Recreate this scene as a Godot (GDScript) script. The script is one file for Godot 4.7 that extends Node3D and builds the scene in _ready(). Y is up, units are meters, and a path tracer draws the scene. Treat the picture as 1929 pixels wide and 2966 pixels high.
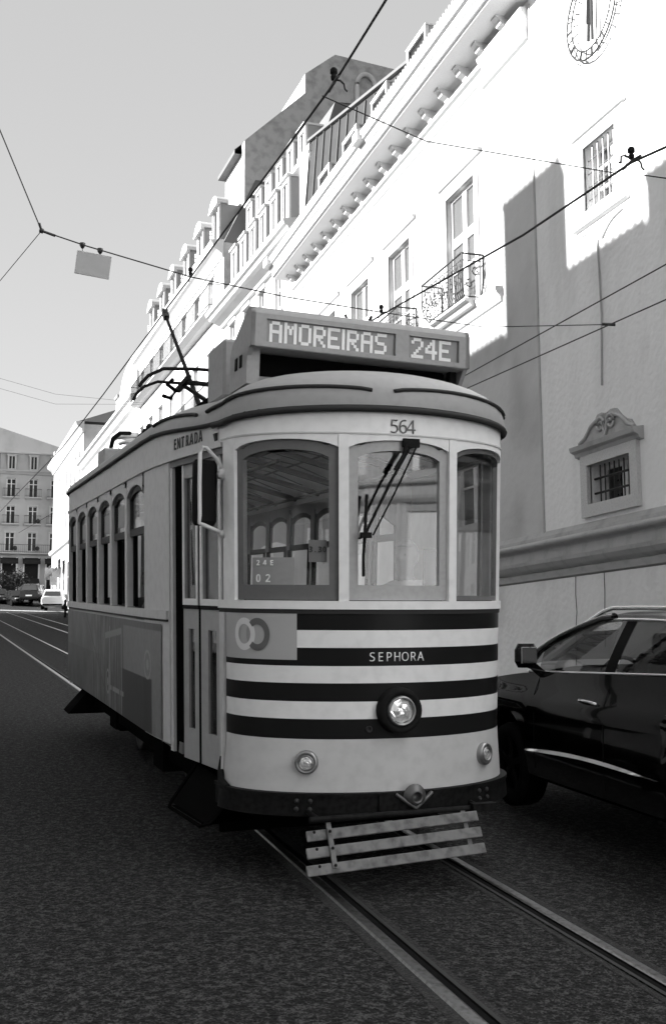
extends Node3D

# a mesh under construction: every helper adds a shape to one SurfaceTool
class Mb:
	var st := SurfaceTool.new()
	var g := 0
	func _init() -> void:
		st.begin(Mesh.PRIMITIVE_TRIANGLES)
		flat()
	func flat() -> void:
		st.set_smooth_group(-1)
	func smooth() -> void:
		g += 1
		st.set_smooth_group(g)
	func tri(a: Vector3, b: Vector3, c: Vector3) -> void:
		st.add_vertex(a)
		st.add_vertex(b)
		st.add_vertex(c)
	func quad(a: Vector3, b: Vector3, c: Vector3, d: Vector3) -> void:
		tri(a, b, c)
		tri(a, c, d)
	func quv(p: Array, u: Array) -> void:
		for k in [0, 1, 2, 0, 2, 3]:
			st.set_uv(u[k])
			st.add_vertex(p[k])
	# box by centre and size, optionally turned
	func box(c: Vector3, s: Vector3, b := Basis.IDENTITY) -> void:
		var x := b.x * s.x / 2.0
		var y := b.y * s.y / 2.0
		var z := b.z * s.z / 2.0
		quad(c - x - y + z, c - x + y + z, c + x + y + z, c + x - y + z)
		quad(c + x - y - z, c + x + y - z, c - x + y - z, c - x - y - z)
		quad(c - x - y - z, c - x + y - z, c - x + y + z, c - x - y + z)
		quad(c + x - y + z, c + x + y + z, c + x + y - z, c + x - y - z)
		quad(c - x + y + z, c - x + y - z, c + x + y - z, c + x + y + z)
		quad(c - x - y - z, c - x - y + z, c + x - y + z, c + x - y - z)
	# box between two corners
	func bx(a: Vector3, b: Vector3) -> void:
		box((a + b) / 2.0, (b - a).abs())
	# box with its long edges chamfered (cheap bevel)
	func bev(c: Vector3, s: Vector3, r: float, b := Basis.IDENTITY) -> void:
		var hx := s.x / 2.0
		var hy := s.y / 2.0
		var hz := s.z / 2.0
		var ring := func(h: float, e: float) -> PackedVector3Array:
			var o := PackedVector3Array()
			for p in [[-hx + e, -hz + r], [-hx + e, hz - r], [-hx + r, hz - e], [hx - r, hz - e], [hx - e, hz - r], [hx - e, -hz + r], [hx - r, -hz + e], [-hx + r, -hz + e]]:
				o.append(c + b * Vector3(p[0], h, p[1]))
			return o
		var rs := [ring.call(-hy, r * 0.6), ring.call(-hy + r, 0.0), ring.call(hy - r, 0.0), ring.call(hy, r * 0.6)]
		for k in 3:
			for i in 8:
				var j := (i + 1) % 8
				quad(rs[k][j], rs[k][i], rs[k + 1][i], rs[k + 1][j])
		for i in range(1, 7):
			tri(rs[3][0], rs[3][i], rs[3][i + 1])
			tri(rs[0][0], rs[0][i + 1], rs[0][i])
	# rectangular bar between two points; w across, h along «up»
	func bar(a: Vector3, b: Vector3, w: float, h: float, up := Vector3.UP) -> void:
		var z := (b - a).normalized()
		var x := up.cross(z).normalized()
		if x.length() < 0.5:
			x = Vector3.RIGHT.cross(z).normalized()
		box((a + b) / 2.0, Vector3(w, h, a.distance_to(b)), Basis(x, z.cross(x), z))
	func tube(pts: Array, r: float, n := 8, r2 := -1.0, closed := false) -> void:
		smooth()
		var rings := []
		var up := Vector3.UP
		for i in pts.size():
			var d: Vector3
			if closed:
				d = pts[(i + 1) % pts.size()] - pts[i - 1]
			else:
				d = pts[mini(i + 1, pts.size() - 1)] - pts[maxi(i - 1, 0)]
			d = d.normalized()
			var x := up.cross(d)
			if x.length() < 0.15:
				x = Vector3.RIGHT.cross(d)
			x = x.normalized()
			var y := d.cross(x)
			var rr := r if r2 < 0.0 else lerpf(r, r2, float(i) / (pts.size() - 1))
			var o := PackedVector3Array()
			for k in n:
				o.append(pts[i] + (x * cos(TAU * k / n) + y * sin(TAU * k / n)) * rr)
			rings.append(o)
		var m := pts.size() if closed else pts.size() - 1
		for i in m:
			var p: PackedVector3Array = rings[i]
			var q: PackedVector3Array = rings[(i + 1) % pts.size()]
			for k in n:
				var j := (k + 1) % n
				quad(p[k], q[k], q[j], p[j])
		flat()
		if not closed:
			for k in range(1, n - 1):
				tri(rings[0][0], rings[0][k], rings[0][k + 1])
				tri(rings[-1][0], rings[-1][k + 1], rings[-1][k])
	# profile of [radius, height] turned round an axis
	func lathe(o: Vector3, axis: Vector3, prof: Array, n := 24, hard := false) -> void:
		var y := axis.normalized()
		var x := y.cross(Vector3.UP)
		if x.length() < 0.1:
			x = y.cross(Vector3.RIGHT)
		x = x.normalized()
		var z := x.cross(y)
		if not hard:
			smooth()
		for i in prof.size() - 1:
			if hard:
				smooth()
			for k in n:
				var a := TAU * k / n
				var b := TAU * (k + 1) / n
				var da := x * cos(a) + z * sin(a)
				var db := x * cos(b) + z * sin(b)
				quad(o + da * prof[i][0] + y * prof[i][1], o + da * prof[i + 1][0] + y * prof[i + 1][1], o + db * prof[i + 1][0] + y * prof[i + 1][1], o + db * prof[i][0] + y * prof[i][1])
		flat()
	# polygon in the frame's xy plane, extruded along its z
	func prism(poly: PackedVector2Array, f: Transform3D, depth: float) -> void:
		var tris := Geometry2D.triangulate_polygon(poly)
		for i in range(0, tris.size(), 3):
			var a := poly[tris[i]]
			var b := poly[tris[i + 1]]
			var c := poly[tris[i + 2]]
			tri(f * Vector3(a.x, a.y, depth), f * Vector3(c.x, c.y, depth), f * Vector3(b.x, b.y, depth))
			tri(f * Vector3(a.x, a.y, 0), f * Vector3(b.x, b.y, 0), f * Vector3(c.x, c.y, 0))
		for i in poly.size():
			var a := poly[i]
			var b := poly[(i + 1) % poly.size()]
			quad(f * Vector3(a.x, a.y, 0), f * Vector3(a.x, a.y, depth), f * Vector3(b.x, b.y, depth), f * Vector3(b.x, b.y, 0))
	# rows of points joined into a sheet
	func sheet(rows: Array, soft := true) -> void:
		if soft:
			smooth()
		for i in rows.size() - 1:
			var p: PackedVector3Array = rows[i]
			var q: PackedVector3Array = rows[i + 1]
			for k in p.size() - 1:
				quad(p[k], q[k], q[k + 1], p[k + 1])
		flat()
	func add(mesh: Mesh, t: Transform3D) -> void:
		st.append_from(mesh, 0, t)

var M := {}
var rng := RandomNumberGenerator.new()

func name_for(parent: Node, called: String) -> String:
	if not parent.has_node(called):
		return called
	var k := 1
	while parent.has_node("%s_%03d" % [called, k]):
		k += 1
	return "%s_%03d" % [called, k]

func mesh_of(m: Mb) -> ArrayMesh:
	m.st.generate_normals()
	return m.st.commit()

func put(called: String, m, mat: Material, parent: Node = null) -> MeshInstance3D:
	var o := MeshInstance3D.new()
	var p: Node = parent if parent else self
	o.name = name_for(p, called)
	o.mesh = mesh_of(m) if m is Mb else m
	o.material_override = mat
	p.add_child(o, true)
	return o

func tag(o: Node, label: String, category: String, group := "", kind := "") -> void:
	o.set_meta("label", label)
	if category:
		o.set_meta("category", category)
	if group:
		o.set_meta("group", group)
	if kind:
		o.set_meta("kind", kind)

func thing(called: String, label: String, category: String, at: Vector3, basis := Basis.IDENTITY, group := "") -> Node3D:
	var o := Node3D.new()
	o.name = name_for(self, called)
	add_child(o, true)
	o.transform = Transform3D(basis, at)
	tag(o, label, category, group)
	return o

func copy(o: Node3D, label: String, at: Transform3D) -> Node3D:
	var c: Node3D = o.duplicate()
	var base: String = o.name
	c.name = name_for(self, base)
	add_child(c, true)
	c.transform = at
	c.set_meta("label", label)
	return c

func struct(o: Node, label: String) -> void:
	o.set_meta("label", label)
	o.set_meta("kind", "structure")

# grey of a given reflectance; the photograph is black and white
func grey(v: float) -> Color:
	return Color(v, v, v).linear_to_srgb()

func mat(called: String, v: float, rough := 0.85, metal := 0.0, tex: Texture2D = null, scale := 1.0, bump: Texture2D = null, bump_by := 1.0) -> StandardMaterial3D:
	var m := StandardMaterial3D.new()
	m.resource_name = called
	m.albedo_color = grey(v)
	m.roughness = rough
	m.metallic = metal
	if tex or bump:
		m.uv1_triplanar = true
		m.uv1_world_triplanar = true
		m.uv1_scale = Vector3.ONE * scale
	if tex:
		m.albedo_texture = tex
	if bump:
		m.normal_enabled = true
		m.normal_texture = bump
		m.normal_scale = bump_by
	M[called] = m
	return m

func noise_tex(size: int, freq: float, octaves: int, stops: Array, sd := 1, as_normal := false, kind := FastNoiseLite.TYPE_SIMPLEX_SMOOTH) -> NoiseTexture2D:
	var n := FastNoiseLite.new()
	n.noise_type = kind
	n.frequency = freq
	n.fractal_octaves = octaves
	n.seed = sd
	var t := NoiseTexture2D.new()
	t.width = size
	t.height = size
	t.seamless = true
	t.noise = n
	if as_normal:
		t.as_normal_map = true
		t.bump_strength = 6.0
	else:
		var g := Gradient.new()
		g.offsets = PackedFloat32Array()
		g.colors = PackedColorArray()
		for s in stops:
			g.add_point(s[0], Color(s[1], s[1], s[1]))
		t.color_ramp = g
	return t

func glass(called: String, alpha: float, v := 0.75) -> StandardMaterial3D:
	var m := StandardMaterial3D.new()
	m.resource_name = called
	m.transparency = BaseMaterial3D.TRANSPARENCY_ALPHA
	var c := grey(v)
	c.a = alpha
	m.albedo_color = c
	m.roughness = 0.02
	m.metallic_specular = 0.7
	M[called] = m
	return m

func materials() -> void:
	var blot := noise_tex(512, 0.006, 5, [[0.0, 0.84], [0.45, 0.97], [1.0, 1.0]], 3)
	var plaster_bump := noise_tex(512, 0.05, 4, [], 5, true)
	var fine := noise_tex(512, 0.09, 4, [[0.0, 0.9], [0.5, 0.97], [1.0, 1.0]], 7)
	var fine_bump := noise_tex(512, 0.12, 3, [], 9, true)
	var dirt := noise_tex(512, 0.012, 6, [[0.0, 0.45], [0.35, 0.8], [0.6, 0.97], [1.0, 1.0]], 11)
	var speck := noise_tex(2048, 0.02, 4, [[0.0, 0.2], [0.35, 0.33], [0.47, 0.42], [0.54, 0.5], [0.59, 0.66], [0.64, 0.92], [0.68, 1.0], [1.0, 1.0]], 13)
	speck.noise.fractal_gain = 1.15
	var speck_bump := noise_tex(2048, 0.05, 4, [], 15, true)
	mat("plaster", 0.6, 0.92, 0.0, blot, 0.09, plaster_bump, 0.08)
	mat("church_plaster", 0.84, 0.92, 0.0, streaks(), 0.11, fine_bump, 0.1)
	mat("stone", 0.62, 0.85, 0.0, fine, 0.5, fine_bump, 0.3)
	mat("old_stone", 0.46, 0.9, 0.0, blot, 0.8, fine_bump, 0.4)
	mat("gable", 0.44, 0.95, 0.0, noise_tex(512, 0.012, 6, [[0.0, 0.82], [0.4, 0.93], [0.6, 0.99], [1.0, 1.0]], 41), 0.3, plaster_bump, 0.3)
	mat("house_wall", 0.72, 0.92, 0.0, blot, 0.12, plaster_bump, 0.3)
	mat("far_wall", 0.5, 0.92, 0.0, blot, 0.1)
	mat("trim", 0.6, 0.8, 0.0, fine, 0.6)
	mat("window_white", 0.78, 0.55)
	mat("zinc", 0.014, 0.6, 0.0, dirt, 0.35)
	mat("zinc_seam", 0.1, 0.5)
	mat("tile", 0.24, 0.85, 0.0, fine, 1.3)
	mat("slate", 0.13, 0.7, 0.0, fine, 0.8)
	mat("iron", 0.008, 0.5)
	mat("pane", 0.05, 0.04)
	M.pane.metallic_specular = 0.7
	mat("curtained_pane", 0.11, 0.12)
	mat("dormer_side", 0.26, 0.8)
	mat("dark_pane", 0.015, 0.06)
	mat("asphalt", 0.06, 0.9, 0.0, speck, 0.24, speck_bump, 1.2)
	M.asphalt.metallic_specular = 0.3
	mat("paving", 0.3, 0.9, 0.0, fine, 0.9, fine_bump, 0.7)
	mat("kerb", 0.42, 0.85, 0.0, fine, 0.9)
	mat("line_paint", 0.5, 0.8, 0.0, dirt, 0.8)
	mat("rail_steel", 0.3, 0.36, 1.0, noise_tex(512, 0.02, 5, [[0.0, 0.6], [0.5, 0.9], [1.0, 1.0]], 17), 2.0)
	mat("rail_groove", 0.006, 0.95)
	mat("rail_side", 0.05, 0.7, 0.6)
	mat("mortar", 0.035, 0.95, 0.0, speck, 0.5, speck_bump, 1.2)
	# the tram's paints
	var used := noise_tex(512, 0.02, 6, [[0.0, 0.93], [0.4, 0.97], [0.6, 0.99], [1.0, 1.0]], 19)
	mat("tram_white", 0.74, 0.42, 0.0, used, 0.8)
	mat("tram_lower", 0.52, 0.42, 0.0, used, 0.8)
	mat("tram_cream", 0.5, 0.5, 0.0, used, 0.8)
	mat("tram_side", 0.4, 0.5, 0.0, used, 0.9)
	mat("tram_black", 0.012, 0.3)
	mat("tram_roof", 0.27, 0.6, 0.0, used, 1.1)
	mat("tram_trim", 0.035, 0.55)
	mat("under", 0.005, 0.8)
	mat("bumper", 0.012, 0.6, 0.0, dirt, 3.0)
	mat("wood_dark", 0.11, 0.5, 0.0, used, 2.0)
	mat("wood_mid", 0.36, 0.5, 0.0, used, 2.0)
	mat("wood_panel", 0.045, 0.5, 0.0, used, 1.5)
	mat("ceiling", 0.85, 0.6)
	mat("door", 0.33, 0.5, 0.0, used, 1.0)
	mat("sign_grey", 0.27, 0.55, 0.0, used, 1.5)
	mat("sign_face", 0.2, 0.35, 0.0, fine, 8.0)
	mat("sign_dot", 0.8, 0.6)
	mat("coupling", 0.12, 0.5, 0.6)
	mat("chrome", 0.75, 0.12, 1.0)
	mat("dull_metal", 0.3, 0.4, 0.8)
	mat("rubber", 0.012, 0.75)
	mat("lens", 0.85, 0.15, 0.0)
	M.lens.metallic = 0.55
	mat("tray_wood", 0.17, 0.8, 0.0, dirt, 1.6)
	mat("cloth_white", 0.7, 0.9)
	mat("cloth_dark", 0.03, 0.9)
	mat("interior", 0.13, 0.6)
	mat("skin", 0.3, 0.6)
	mat("hair", 0.02, 0.6)
	mat("logo_light", 0.62, 0.5)
	mat("logo_dark", 0.1, 0.5)
	mat("logo_mid", 0.26, 0.5)
	mat("logo_field", 0.36, 0.5)
	mat("letter_white", 0.75, 0.6)
	mat("letter_dark", 0.02, 0.6)
	mat("letter_grey", 0.12, 0.6)
	mat("mirror_tube", 0.62, 0.4)
	mat("mirror_glass", 0.7, 0.03, 1.0)
	mat("wire", 0.02, 0.6)
	mat("plate_back", 0.3, 0.6)
	mat("car_black", 0.003, 0.12)
	M.car_black.clearcoat_enabled = true
	M.car_black.clearcoat = 0.6
	M.car_black.clearcoat_roughness = 0.03
	mat("car_white", 0.86, 0.25)
	mat("car_grey", 0.035, 0.2)
	mat("car_silver", 0.35, 0.25, 0.3)
	mat("tyre", 0.012, 0.85)
	mat("awning", 0.03, 0.9)
	mat("shop_dark", 0.02, 0.4)
	mat("foliage", 0.05, 0.9)
	for k in ["under", "bumper", "tram_trim", "rubber", "tyre", "wood_panel", "cloth_dark", "rail_groove", "tram_black", "awning", "shop_dark", "rail_side"]:
		M[k].metallic_specular = 0.18
	M.tyre.metallic_specular = 0.05
	M.under.metallic_specular = 0.03
	M.car_black.metallic_specular = 0.3
	glass("tram_glass", 0.03, 0.02)
	glass("car_glass", 0.62, 0.01)

# rain-washed plaster: vertical streaks over soft blotches
func streaks() -> ImageTexture:
	var a := FastNoiseLite.new()
	a.seed = 31
	a.frequency = 0.02
	a.fractal_octaves = 4
	var s := 512
	var im := Image.create(s, s, false, Image.FORMAT_L8)
	for y in s:
		for x in s:
			var t := TAU * x / s
			var q := TAU * y / s
			var v := a.get_noise_3d(cos(t) * 90.0, sin(t) * 90.0, cos(q) * 8.0)
			var b := a.get_noise_3d(cos(t) * 60.0 + 200.0, sin(t) * 60.0, 0.0 + 30.0 * cos(q)) 
			var k := 0.985 + 0.05 * minf(v, 0.12) + 0.14 * minf(b + 0.1, 0.05)
			im.set_pixel(x, y, Color(k, k, k))
	return ImageTexture.create_from_image(im)

const SUN := Vector3(-0.905, 0.375, -0.199)   # towards the sun
const SLOPE := 0.058

func ground(z: float) -> float:
	if z > -88.0:
		return -SLOPE * z
	return 5.104 + 0.108 * (-88.0 - maxf(z, -112.0))

func _ready() -> void:
	rng.seed = 7
	var cam := Camera3D.new()
	cam.name = "camera"
	cam.position = Vector3(0, 1.8, 0)
	cam.rotation_degrees = Vector3(7.32, -17.47, -0.31)
	cam.fov = 49.74
	cam.near = 0.1
	cam.far = 900.0
	add_child(cam)
	cam.current = true
	var sky := ProceduralSkyMaterial.new()
	sky.sky_top_color = Color(0.72, 0.72, 0.72)
	sky.sky_horizon_color = Color(0.9, 0.9, 0.9)
	sky.sky_curve = 0.2
	sky.ground_bottom_color = Color(0.3, 0.3, 0.3)
	sky.ground_horizon_color = Color(0.6, 0.6, 0.6)
	sky.sun_angle_max = 1.0
	var env := Environment.new()
	env.background_mode = Environment.BG_SKY
	env.sky = Sky.new()
	env.sky.sky_material = sky
	env.tonemap_mode = Environment.TONE_MAPPER_LINEAR
	env.background_energy_multiplier = 0.345
	env.tonemap_exposure = 3.5
	env.sdfgi_enabled = true
	env.ssao_enabled = true
	env.ssil_enabled = true
	var we := WorldEnvironment.new()
	we.name = "world_environment"
	we.environment = env
	add_child(we)
	var sun := DirectionalLight3D.new()
	sun.name = "sun"
	sun.light_energy = 1.6
	sun.light_color = Color(1, 1, 1)
	sun.light_angular_distance = 0.5
	sun.shadow_enabled = true
	add_child(sun)
	sun.look_at_from_position(SUN * 50.0, Vector3.ZERO)
	materials()
	make_ground()
	make_church()
	make_palace()
	make_mansard_house()
	make_corner_house()
	make_parapet_house()
	make_white_block()
	make_far_house()
	make_left_row()
	make_square_house()
	make_rails()
	make_tram()
	make_suv()
	make_far_street()
	make_wires()

# x of the centre of the tram's track
func track_x(z: float) -> float:
	if z > -9.0:
		return 2.55
	if z > -15.0:
		var t := (-9.0 - z) / 6.0
		return 2.55 - 0.043 * 6.0 * t * t * 0.5
	return 2.55 - 0.129 - 0.043 * (-15.0 - z)

func make_ground() -> void:
	var m := Mb.new()
	var zs := [60.0, 20.0, 0.0, -20.0, -50.0, -88.0, -112.0, -400.0]
	m.smooth()
	for i in zs.size() - 1:
		for x in [[-300.0, -60.0], [-60.0, -9.0], [-9.0, 12.0], [12.0, 60.0], [60.0, 300.0]]:
			m.quad(Vector3(x[0], ground(zs[i]), zs[i]), Vector3(x[0], ground(zs[i + 1]), zs[i + 1]), Vector3(x[1], ground(zs[i + 1]), zs[i + 1]), Vector3(x[1], ground(zs[i]), zs[i]))
	struct(put("road", m, M.asphalt), "dark rough asphalt of the sloping street")
	# pavements with kerb stones
	for side in [1, -1]:
		var p := Mb.new()
		var xa := func(z: float) -> float:
			return (7.5 if z > -32.6 else 7.5 - 0.043 * (-32.6 - z)) if side == 1 else -7.4
		var root := Node3D.new()
		root.name = name_for(self, "pavement")
		add_child(root, true)
		struct(root, "pale stone pavement along the church side" if side == 1 else "pale stone pavement along the shaded side of the street")
		var stops := [30.0, 0.0, -32.6, -60.0, -86.0]
		for i in stops.size() - 1:
			var z0: float = stops[i]
			var z1: float = stops[i + 1]
			var o = 1.7 * side
			p.quad(Vector3(xa.call(z0), ground(z0) + 0.13, z0), Vector3(xa.call(z1), ground(z1) + 0.13, z1), Vector3(xa.call(z1) + o, ground(z1) + 0.13, z1), Vector3(xa.call(z0) + o, ground(z0) + 0.13, z0))
		put("slab_surface", p, M.paving, root)
		var z := 2.0
		var k := 0
		while z > -60.0 and side == 1:
			var z1 := z - 1.1
			var kb := Mb.new()
			kb.bar(Vector3(xa.call(z) - 0.07, ground(z) + 0.062, z - 0.006), Vector3(xa.call(z1) - 0.07, ground(z1) + 0.062, z1 + 0.006), 0.14, 0.15)
			put("kerb_stone", kb, M.kerb, root)
			z = z1
			k += 1
	# the white line across the street before the parked cars
	var w := Mb.new()
	for i in 16:
		var x0 := -4.0 + i * 0.75
		var z0 := -89.8 + 0.32 * x0
		w.quad(Vector3(x0, ground(z0) + 0.012, z0), Vector3(x0, ground(z0 - 0.75) + 0.012, z0 - 0.75), Vector3(x0 + 0.75, ground(z0 - 0.51) + 0.012, z0 - 0.51), Vector3(x0 + 0.75, ground(z0 + 0.24) + 0.012, z0 + 0.24))
	var wl := put("road_line", w, M.line_paint)
	struct(wl, "worn white line painted across the far end of the street")

func make_rails() -> void:
	# [track offset, which side, far end, near end]
	for r in [[0.0, -1, -86.0, 3.0, "left tram rail of the near track, passing under the tram and out of the foreground"], [0.0, 1, -86.0, 3.0, "right tram rail of the near track, emerging from under the wooden tray"], [2.75, -1, -86.0, -24.0, "left tram rail of the far track beyond the tram"], [2.75, 1, -86.0, -24.0, "right tram rail of the far track beyond the tram"]]:
		var o := thing("tram_rail", r[4], "rail", Vector3(track_x(-7.0) + r[0] + r[1] * 0.525, ground(-7.0), -7.0), Basis.IDENTITY, "tram rails")
		var head := Mb.new()
		var lip := Mb.new()
		var groove := Mb.new()
		var bed := Mb.new()
		var z: float = r[3]
		var s: float = r[1]
		while z > r[2]:
			var step := 0.5 if z > -12.0 else 3.0
			var z1: float = maxf(z - step, r[2])
			var f := func(zz: float, dx: float, dy: float) -> Vector3:
				return Vector3(track_x(zz) + r[0] + s * (0.525 + dx), ground(zz) + dy, zz) - o.position
			# from the outer side inwards: bed, running head, groove, guard lip, bed
			var rows := func(m: Mb, a: float, b: float, ya: float, yb: float) -> void:
				m.quad(f.call(z, a, ya), f.call(z1, a, ya), f.call(z1, b, yb), f.call(z, b, yb))
			rows.call(bed, 0.1, 0.036, 0.003, 0.005)
			rows.call(head, 0.036, 0.028, 0.005, 0.016)
			rows.call(head, 0.028, -0.022, 0.016, 0.017)
			rows.call(head, -0.022, -0.034, 0.017, 0.012)
			rows.call(groove, -0.034, -0.036, 0.012, 0.002)
			rows.call(groove, -0.036, -0.082, 0.002, 0.002)
			rows.call(groove, -0.082, -0.084, 0.002, 0.011)
			rows.call(lip, -0.084, -0.108, 0.012, 0.012)
			rows.call(bed, -0.108, -0.15, 0.005, 0.003)
			z = z1
		put("rail_head", head, M.rail_steel, o)
		put("guard_lip", lip, M.rail_side, o)
		put("groove", groove, M.rail_groove, o)
		put("bedding", bed, M.mortar, o)

func make_wires() -> void:
	# contact wire of the near track
	var w := Mb.new()
	var main := [Vector3(2.62, 6.5, 1.0), Vector3(2.56, 6.38, -6.84), Vector3(2.51, 6.30, -7.89), Vector3(2.44, 6.33, -9.46), Vector3(2.37, 6.38, -11.13), Vector3(2.29, 6.42, -13.08), Vector3(2.22, 6.46, -14.57), Vector3(1.97, 6.6, -20.42), Vector3(1.66, 6.8, -27.28), Vector3(1.1, 7.6, -40.0), Vector3(0.2, 8.8, -60.0), Vector3(-0.9, 10.6, -86.0)]
	w.tube(main, 0.011, 6)
	tag(put("contact_wire", w, M.wire), "thick dark contact wire running over the tram from the top edge", "wire")
	var w3 := Mb.new()
	w3.tube([Vector3(5.1, 5.45, 3.0), Vector3(4.9, 5.67, -6.95), Vector3(4.88, 5.74, -7.4), Vector3(4.81, 5.78, -9.16), Vector3(4.65, 6.04, -12.7), Vector3(3.9, 7.0, -30.0), Vector3(2.0, 9.9, -76.0)], 0.011, 6)
	tag(put("contact_wire", w3, M.wire), "dark contact wire passing the barred sunlit church window", "wire")
	# span wire with the hanging plate
	var s := Mb.new()
	s.tube([Vector3(0.5, 6.82, -13.08), Vector3(1.02, 6.69, -13.08), Vector3(2.29, 6.43, -13.08), Vector3(3.5, 6.26, -13.0), Vector3(4.69, 6.09, -12.75)], 0.008, 6)
	tag(put("span_wire", s, M.wire), "span wire sagging across the sky, holding the blank plate", "wire")
	var s2 := Mb.new()
	s2.tube([Vector3(0.5, 6.82, -13.08), Vector3(-0.02, 8.03, -13.08), Vector3(-2.3, 13.3, -13.08)], 0.008, 6)
	tag(put("span_wire", s2, M.wire), "steep span wire rising to the left edge from the insulator", "wire")
	var s3 := Mb.new()
	s3.tube([Vector3(0.5, 6.82, -13.08), Vector3(0.03, 6.5, -14.2), Vector3(-9, 5.0, -38.0)], 0.005, 6)
	tag(put("span_wire", s3, M.wire), "thin span wire dropping to the left edge below the insulator", "wire")
	var s4 := Mb.new()
	s4.tube([Vector3(4.69, 6.09, -12.75), Vector3(6.5, 6.3, -13.6), Vector3(8.05, 6.24, -12.8)], 0.007, 6)
	tag(put("span_wire", s4, M.wire), "level span wire crossing the edge of the wall's shadow to a knot", "wire")
	var s5 := Mb.new()
	s5.tube([Vector3(2.46, 6.27, -8.05), Vector3(3.3, 5.93, -7.9), Vector3(4.8, 5.68, -7.5)], 0.005, 6)
	tag(put("span_wire", s5, M.wire), "thin span wire between the two hangers of the contact wires", "wire")
	var s6 := Mb.new()
	s6.tube([Vector3(4.96, 5.62, -7.35), Vector3(5.6, 5.75, -7.6), Vector3(9.0, 6.4, -9.0)], 0.006, 6)
	tag(put("span_wire", s6, M.wire), "short level span wire at the right edge beside the barred sunlit window", "wire")
	for k in [["long wire slanting over the shaded church wall, the upper of two", Vector3(7.0, 6.02, -10.03), Vector3(7.0, 6.08, -15.2)], ["long wire slanting over the shaded church wall, the lower of two", Vector3(7.0, 5.63, -10.06), Vector3(7.0, 5.86, -15.21)]]:
		var q := Mb.new()
		var d: Vector3 = k[2] - k[1]
		q.tube([k[1] - d * 2.0, k[1], k[2], k[2] + d * 3.0], 0.008, 6)
		tag(put("feeder_wire", q, M.wire), k[0], "wire")
	var knot := Mb.new()
	knot.tube([Vector3(7.9, 6.245, -12.85), Vector3(8.07, 6.235, -12.79)], 0.022, 8)
	tag(put("wire_knot", knot, M.iron), "small dark knot where the level span wire meets the slanting wire", "fitting")
	for k in [["faint wire in the pale sky at the far left, the upper of two", 0.0], ["faint wire in the pale sky at the far left, the lower of two", -0.5]]:
		var q := Mb.new()
		q.tube([Vector3(-6.0, 15.9 + k[1] * 0.3, -55.0), Vector3(0.4, 15.2 + k[1], -55.0), Vector3(3.0, 14.6 + k[1], -55.0), Vector3(8.0, 14.4, -55.0)], 0.007, 5)
		tag(put("faint_wire", q, M.wire), k[0], "wire")
	# insulator at the left knee of the span
	var ins := thing("wire_insulator", "dark insulator joining three span wires at the left", "insulator", Vector3(0.5, 6.82, -13.08))
	var b := Mb.new()
	b.tube([Vector3(-0.03, 0.09, 0), Vector3(0, 0, 0), Vector3(0.16, -0.045, 0)], 0.017, 8)
	put("body", b, M.iron, ins)
	var c := Mb.new()
	c.lathe(Vector3(0, 0, 0), Vector3(1, -0.3, 0), [[0.0, -0.03], [0.03, -0.02], [0.03, 0.02], [0.0, 0.03]], 12)
	put("clamp", c, M.iron, ins)
	# hanging plate
	var pl := thing("hanging_plate", "blank grey rectangular plate hanging under the span wire", "sign", Vector3(1.11, 6.46, -13.08))
	var pm := Mb.new()
	pm.bev(Vector3.ZERO, Vector3(0.41, 0.29, 0.012), 0.004, Basis(Vector3(0, 0, 1), -0.1))
	put("plate", pm, M.plate_back, pl)
	for x in [-0.13, 0.08]:
		var cl := Mb.new()
		cl.lathe(Vector3(x, 0.2 - x * 0.22, 0), Vector3.DOWN, [[0.0, -0.035], [0.035, -0.03], [0.035, 0.0], [0.014, 0.035], [0.0, 0.04]], 10)
		cl.bar(Vector3(x, 0.18 - x * 0.2, 0), Vector3(x, 0.13 - x * 0.1, 0), 0.008, 0.008, Vector3.BACK)
		put("hanger_clamp", cl, M.iron, pl)
	# hangers that carry the contact wires
	for h in [["hanger with a curved arm on the contact wire before the grey gable", Vector3(2.51, 6.30, -7.89), 1.0, 0], ["hanger with two curved arms before the barred sunlit window", Vector3(4.88, 5.74, -7.4), 1.0, 1], ["small dark hanger where the span wire crosses the contact wire, left of the sign", Vector3(2.29, 6.42, -13.08), 1.0, 2], ["small dark hanger above the destination sign, before the iron balcony", Vector3(4.65, 6.04, -12.7), 1.0, 2]]:
		var n := thing("wire_hanger", h[0], "hanger", h[1])
		var hb := Mb.new()
		hb.lathe(Vector3(0, 0.03, 0), Vector3.UP, [[0.0, 0.0], [0.022, 0.0], [0.026, 0.03], [0.014, 0.045], [0.03, 0.055], [0.03, 0.085], [0.018, 0.1], [0.0, 0.1]], 12)
		put("bell_insulator", hb, M.rubber, n)
		var arm := Mb.new()
		arm.tube([Vector3(0, 0.0, 0.13), Vector3(0, 0.012, 0), Vector3(0, 0.0, -0.13)], 0.012, 8)
		put("ear_clamp", arm, M.iron, n)
		if h[3] < 2:
			var a2 := Mb.new()
			a2.tube([Vector3(0, 0.03, 0), Vector3(0.05, 0.035, 0), Vector3(0.085, 0.01, 0), Vector3(0.095, -0.035, 0), Vector3(0.115, -0.05, 0)], 0.009, 8)
			if h[3] == 1:
				a2.tube([Vector3(0, 0.03, 0), Vector3(-0.06, 0.05, 0), Vector3(-0.095, 0.04, 0), Vector3(-0.1, -0.02, 0), Vector3(-0.12, -0.015, 0)], 0.009, 8)
			put("curved_arm", a2, M.iron, n)

# the building being made: wall coordinates u (along the wall), h (height), d (out from the wall)
var bh := 0.0

func L(u: float, h: float, d := 0.0) -> Vector3:
	return Vector3(-d, h - bh, -u)

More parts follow.
